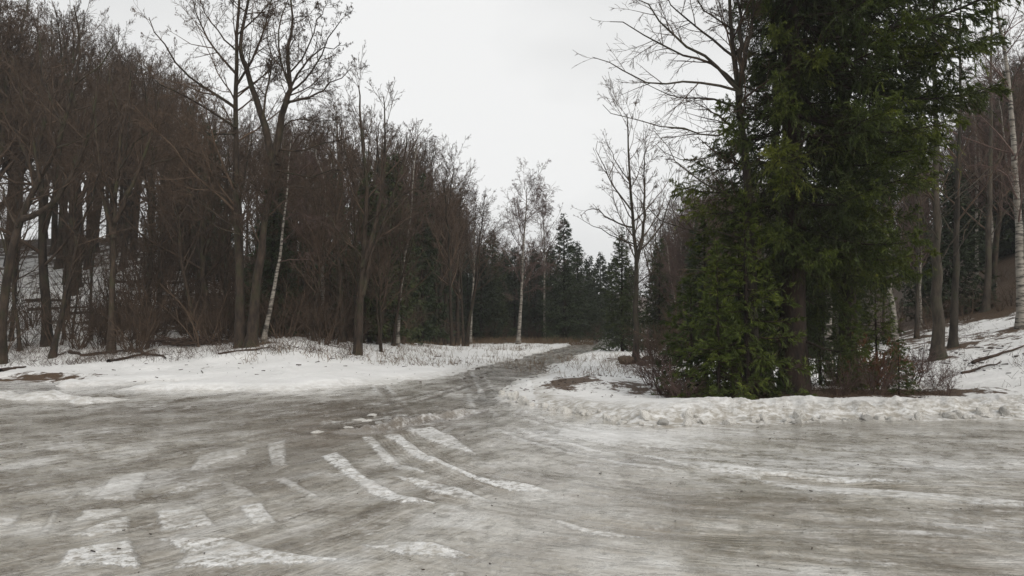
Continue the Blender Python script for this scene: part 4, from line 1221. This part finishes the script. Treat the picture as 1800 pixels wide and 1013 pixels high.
# ---------------------------------------------------------------- dry grass and litter
def stems(name, label, cat, pts, h, mat, seed, rmin=.0025, lean=.5):
    rng = np.random.RandomState(seed)
    pts = np.asarray(pts); n = len(pts)
    z = ground_z(pts[:, 0], pts[:, 1])
    d = unit(np.stack([rng.normal(size=n) * lean, rng.normal(size=n) * lean, np.ones(n)], 1))
    L = h * (.35 + .9 * rng.rand(n))
    P = np.empty((n, 4, 3)); P[:, 0] = np.stack([pts[:, 0], pts[:, 1], z - .04], 1)
    for s in range(1, 4):
        P[:, s] = P[:, s - 1] + d * (L / 3)[:, None]; d = unit(d + .25 * rng.normal(size=(n, 3)) + np.array([[0, 0, -.1 * s]]))
    R = rmin * np.linspace(1.2, .6, 4)[None] * (.8 + .5 * rng.rand(n))[:, None]
    o = obj(name, mesh_np(name, *tubes(P, R, 3), [mat]))
    tag(o, label, cat, None, 'stuff')
    return o
def area(n, ur, Dr, clump=None, rng=nr):
    if clump:
        cu = rng.uniform(*ur, clump); cd = rng.uniform(*Dr, clump)
        k = rng.randint(0, clump, n)
        D = cd[k] + rng.normal(size=n) * .25; x = (cu[k] - UC) / F * cd[k] + rng.normal(size=n) * .22
        return np.stack([x, D], 1)
    D = rng.uniform(*Dr, n); u = rng.uniform(*ur, n)
    return np.stack([(u - UC) / F * D, D], 1)
stems('dry_grass', 'reddish dry grass along the far edge of the central snow field', 'grass', np.vstack([area(3200, (640, 1040), (56, 64), 260), area(900, (640, 1035), (57, 64))]), .6, M_GRASS, 1, .007, .4)
stems('dry_grass', 'scattered dry stalks poking through the snow of the left field', 'grass', area(3400, (430, 980), (24, 50), 280), .36, M_GRASS, 2, .0055)
stems('dry_grass', 'brown weeds at the foot of the left forest edge', 'grass', area(5000, (-80, 640), (25.5, 32), 520), .45, M_SHRUB, 3, .004, .7)
stems('dry_grass', 'dry stalks on the snow between the road and the bare tree', 'grass', area(900, (980, 1190), (19, 36), 85), .38, M_GRASS, 4, .0045)
stems('dry_grass', 'withered stalks along the back of the snow bank under the spruces', 'grass', area(3000, (1180, 1640), (14.8, 17.5), 420), .28, M_SHRUB, 5, .003, .9)
stems('dry_grass', 'low weeds on the right snow slope', 'grass', area(900, (1580, 1850), (16, 30), 70), .3, M_SHRUB, 6, .0035, .8)

def debris(label, pts, size, seed, mat):
    rng = np.random.RandomState(seed); pts = np.asarray(pts); n = len(pts)
    z = ground_z(pts[:, 0], pts[:, 1]) + .008
    az = rng.rand(n) * 6.28; L = size * (.3 + rng.rand(n) ** 2 * 1.6)
    d = np.stack([np.cos(az), np.sin(az), rng.normal(size=n) * .12], 1)
    c = np.stack([pts[:, 0], pts[:, 1], z], 1)
    P = np.stack([c - d * L[:, None] / 2, c + d * L[:, None] / 2], 1)
    R = np.stack([L * .10 + .003, L * .05 + .003], 1)
    o = obj('ground_litter', mesh_np('ground_litter', *tubes(P, R, 3), [mat]))
    tag(o, label, 'litter', None, 'stuff')
debris('bits of bark and twigs scattered over the left snow field', np.vstack([area(300, (-50, 960), (20, 30)), area(800, (350, 1000), (26, 56), 160)]), .09, 11, M_DEAD)
debris('bits of soil and twigs on the snow corner right of the road', np.vstack([area(160, (900, 1060), (16.5, 20), 26), area(200, (900, 1130), (15, 40))]), .05, 12, M_DEAD)
debris('fallen needles and twigs around the spruce group', np.vstack([area(1500, (1170, 1640), (14.6, 17)), area(350, (1560, 1850), (14, 26))]), .10, 13, M_DEAD)
debris('small dark grit frozen into the ice', area(160, (-100, 1900), (4.5, 13)), .022, 14, M_DEAD)

# ---------------------------------------------------------------- fallen branches
def fallen(label, a, b, r, seed, name='fallen_branch', side=6, group=None):
    rng = np.random.RandomState(seed)
    A = hit(*a); B = hit(*b)
    t = np.linspace(0, 1, 8)
    q = np.array([np.array(A.lerp(B, s)) for s in t]); q[1:-1, :2] += rng.normal(size=(6, 2)) * .05
    q[:, 2] = ground_z(q[:, 0], q[:, 1]) + r * .7 + rng.rand(8) * .03
    q -= np.array(A)
    P = q[None]; R = (r * 1.35 * np.linspace(1, .35, 8))[None]
    P1, R1 = sprout(rng, P, R, side, .15, 1, 38, 12, .32, .5, 5, .12, -.02, flat=.5)
    P2, R2 = sprout(rng, P1, R1, 3, .2, 1, 38, 12, .45, .6, 3, .1, .0, flat=.4)
    e = thing(name, label, 'branch', A, 0, group)
    obj('stem', mesh_np('stem', *tubes(P, R, 6), [M_DEAD]), e)
    obj('side_twigs', mesh_np('side_twigs', *join([tubes(P1, np.maximum(R1, .004), 3), tubes(P2, np.maximum(R2, .003), 3)]), [M_DEAD]), e)
fallen('dark fallen branch crossing the long one on the left snow field', (190, 638), (272, 617), .05, 501)
fallen('long dark fallen branch pointing right on the left snow field', (228, 615), (291, 632), .055, 502)
fallen('thick dark fallen branch left of the crossed pair', (140, 628), (225, 618), .06, 503)
fallen('short broken branch stub at the left end of the fallen wood', (122, 622), (142, 626), .06, 504, side=2)
fallen('twiggy fallen branch at the far left of the fallen wood', (92, 630), (118, 621), .035, 505, side=9)
fallen('single curved branch lying before the alders', (384, 626), (475, 613), .045, 506)
fallen('thin fallen branch on the right snow slope', (1710, 640), (1800, 612), .04, 507)
fallen('thin fallen branch low on the right snow slope', (1690, 660), (1760, 640), .03, 508)
fallen('half buried branch at the left rim of the snow field', (0, 655), (45, 648), .06, 509, side=4)
c = hit(340, 608)
rng = np.random.RandomState(520)
n = 130
az = rng.normal(size=n) * .7 + (rng.rand(n) < .5) * 3.14; L = .5 + 1.1 * rng.rand(n)
cc = np.stack([rng.normal(size=n) * .75, rng.normal(size=n) * .3, .05 + .22 * rng.rand(n)], 1)
d = np.stack([np.cos(az), np.sin(az) * .6, rng.normal(size=n) * .16], 1)
P = np.stack([cc - d * L[:, None] * .5, cc + rng.normal(size=(n, 3)) * .03, cc + d * L[:, None] * .5], 1)
o = obj('brush_pile', mesh_np('brush_pile', *tubes(P, np.full((n, 3), .016) * (.5 + rng.rand(n))[:, None], 4), [M_DEAD]), None, c)
tag(o, 'low heap of cut brown branches on the snow left of the alders', 'brush pile')
for k in range(8):
    u = rnd.uniform(-40, 420); D = rnd.uniform(35, 46)
    x, y = at(u, D); L = rnd.uniform(2.0, 4.0); az = rnd.gauss(0, .7)
    q = np.stack([x + np.cos(az) * L * np.linspace(-.5, .5, 5), y + np.sin(az) * L * np.linspace(-.5, .5, 5)], 1)
    z = ground_z(q[:, 0], q[:, 1]); z = z.max() * .4 + z * .6 + .08
    P = np.concatenate([q - [[x, y]], (z - z[0])[:, None]], 1)[None]
    o = obj('fallen_log', mesh_np('fallen_log', *tubes(P, np.linspace(.09, .05, 5)[None], 7), [M_DEAD]), None, (x, y, z[0]))
    tag(o, 'dark fallen log lying across the snowy slope inside the left forest', 'log', 'fallen logs inside the left forest')

# ---------------------------------------------------------------- snow clods, rocks, ice lumps
def lump(seed, jag=.28, sub=2, sharp=False):
    import bmesh
    bm = bmesh.new(); bmesh.ops.create_icosphere(bm, subdivisions=sub, radius=1)
    rng = np.random.RandomState(seed)
    dirs = unit(rng.normal(size=(9, 3))); cut = (.38 if sharp else .62) + .4 * rng.rand(9)
    for v in bm.verts:
        p = np.array(v.co)
        for d_, c_ in zip(dirs, cut):
            s = p @ d_
            if s > c_: p = p - d_ * (s - c_) * .9
        p *= 1 + jag * .3 * rng.normal() * .3
        v.co = p
    me = bpy.data.meshes.new('lump'); bm.to_mesh(me); bm.free()
    me.polygons.foreach_set('use_smooth', np.full(len(me.polygons), not sharp))
    return me
CL = [lump(600 + i, .5, 2, True) for i in range(7)]
for m_ in CL: m_.materials.append(M_CLOD)
BS = smooth_line(BANK, 120)
seg = np.cumsum(np.r_[0, np.linalg.norm(np.diff(BS, axis=0), axis=1)])
for k in range(190):
    s = rnd.uniform(.6, min(seg[-1], 15.5))
    px_, py_ = np.interp(s, seg, BS[:, 0]), np.interp(s, seg, BS[:, 1])
    off = min(abs(rnd.gauss(0, .2)), .42)
    x, y = px_ + rnd.gauss(0, .05), py_ + off
    sz = rnd.choice([.03, .04, .05, .06, .08, .12]) * rnd.uniform(.7, 1.2)
    o = obj('snow_clod', CL[rnd.randrange(7)], None, (x, y, gz(x, y) + sz * .15))
    o.scale = (sz * rnd.uniform(.8, 1.3), sz, sz * rnd.uniform(.6, .95)); o.rotation_euler = (rnd.random() * 6, rnd.random() * 6, rnd.random() * 6)
    tag(o, 'dirty lump of ploughed snow at the foot of the roadside snow bank', 'snow lump', 'lumps of ploughed snow along the bank')
RK = lump(650, .4, 3); RK.materials.append(M_ROCK)
for (u, v, sx, sy, sz, lb) in ((1102, 640, .42, .3, .26, 'brown angular boulder in the snow left of the open crowned bare tree'), (1130, 645, .26, .22, .13, 'small brown stone right of the foot of the bare tree'), (1140, 632, .3, .2, .12, 'flat stone behind the bare tree')):
    p = hit(u, v)
    o = obj('boulder', RK, None, (p.x, p.y, p.z + sz * .4)); o.scale = (sx, sy, sz); o.rotation_euler = (0, 0, u)
    tag(o, lb, 'rock')
for (u, v, s, lb) in ((632, 738, .09, 'small ice lump by the brown rut, leftmost of the broken ice'), (668, 745, .12, 'largest broken ice lump on the edge of the brown rut'), (690, 741, .07, 'ice lump right of the largest one by the rut'), (560, 760, .06, 'flat ice lump left of the brown rut'), (655, 731, .08, 'ice lump at the back of the broken patch by the rut'), (712, 738, .05, 'smallest ice lump, at the right end of the rut'),
                      (612, 752, .06, 'ice lump lying at the left end of the dark rut'), (645, 741, .07, 'ice lump in the middle of the broken patch by the rut')):
    p = G([(u, v)])[0]
    o = obj('ice_lump', CL[int(s * 100) % 7], None, (p[0], p[1], .0)); o.scale = (s * 2.0, s * 1.3, s * .45); o.rotation_euler = (0, 0, u)
    tag(o, lb, 'ice lump')


# ---------------------------------------------------------------- thin winter haze
hm = bpy.data.materials.new('haze'); hm.use_nodes = True
hn = hm.node_tree; hn.nodes.clear()
ho = hn.nodes.new('ShaderNodeOutputMaterial'); pv_ = hn.nodes.new('ShaderNodeVolumePrincipled')
pv_.inputs['Density'].default_value = 0.0007
pv_.inputs['Color'].default_value = (0.86, 0.89, 0.92, 1)
hn.links.new(pv_.outputs[0], ho.inputs['Volume'])
hv = np.array([[-330, -330, -3], [330, -330, -3], [330, 330, -3], [-330, 330, -3], [-330, -330, 34], [330, -330, 34], [330, 330, 34], [-330, 330, 34]], float)
hf = np.array([[0, 3, 2, 1], [4, 5, 6, 7], [0, 1, 5, 4], [1, 2, 6, 5], [2, 3, 7, 6], [3, 0, 4, 7]])
ho_ = obj('haze', mesh_np('haze', hv, hf, [hm], smooth=False)); ho_['kind'] = 'stuff'
tag(ho_, 'thin grey winter haze between the trees', 'haze', None, 'stuff')
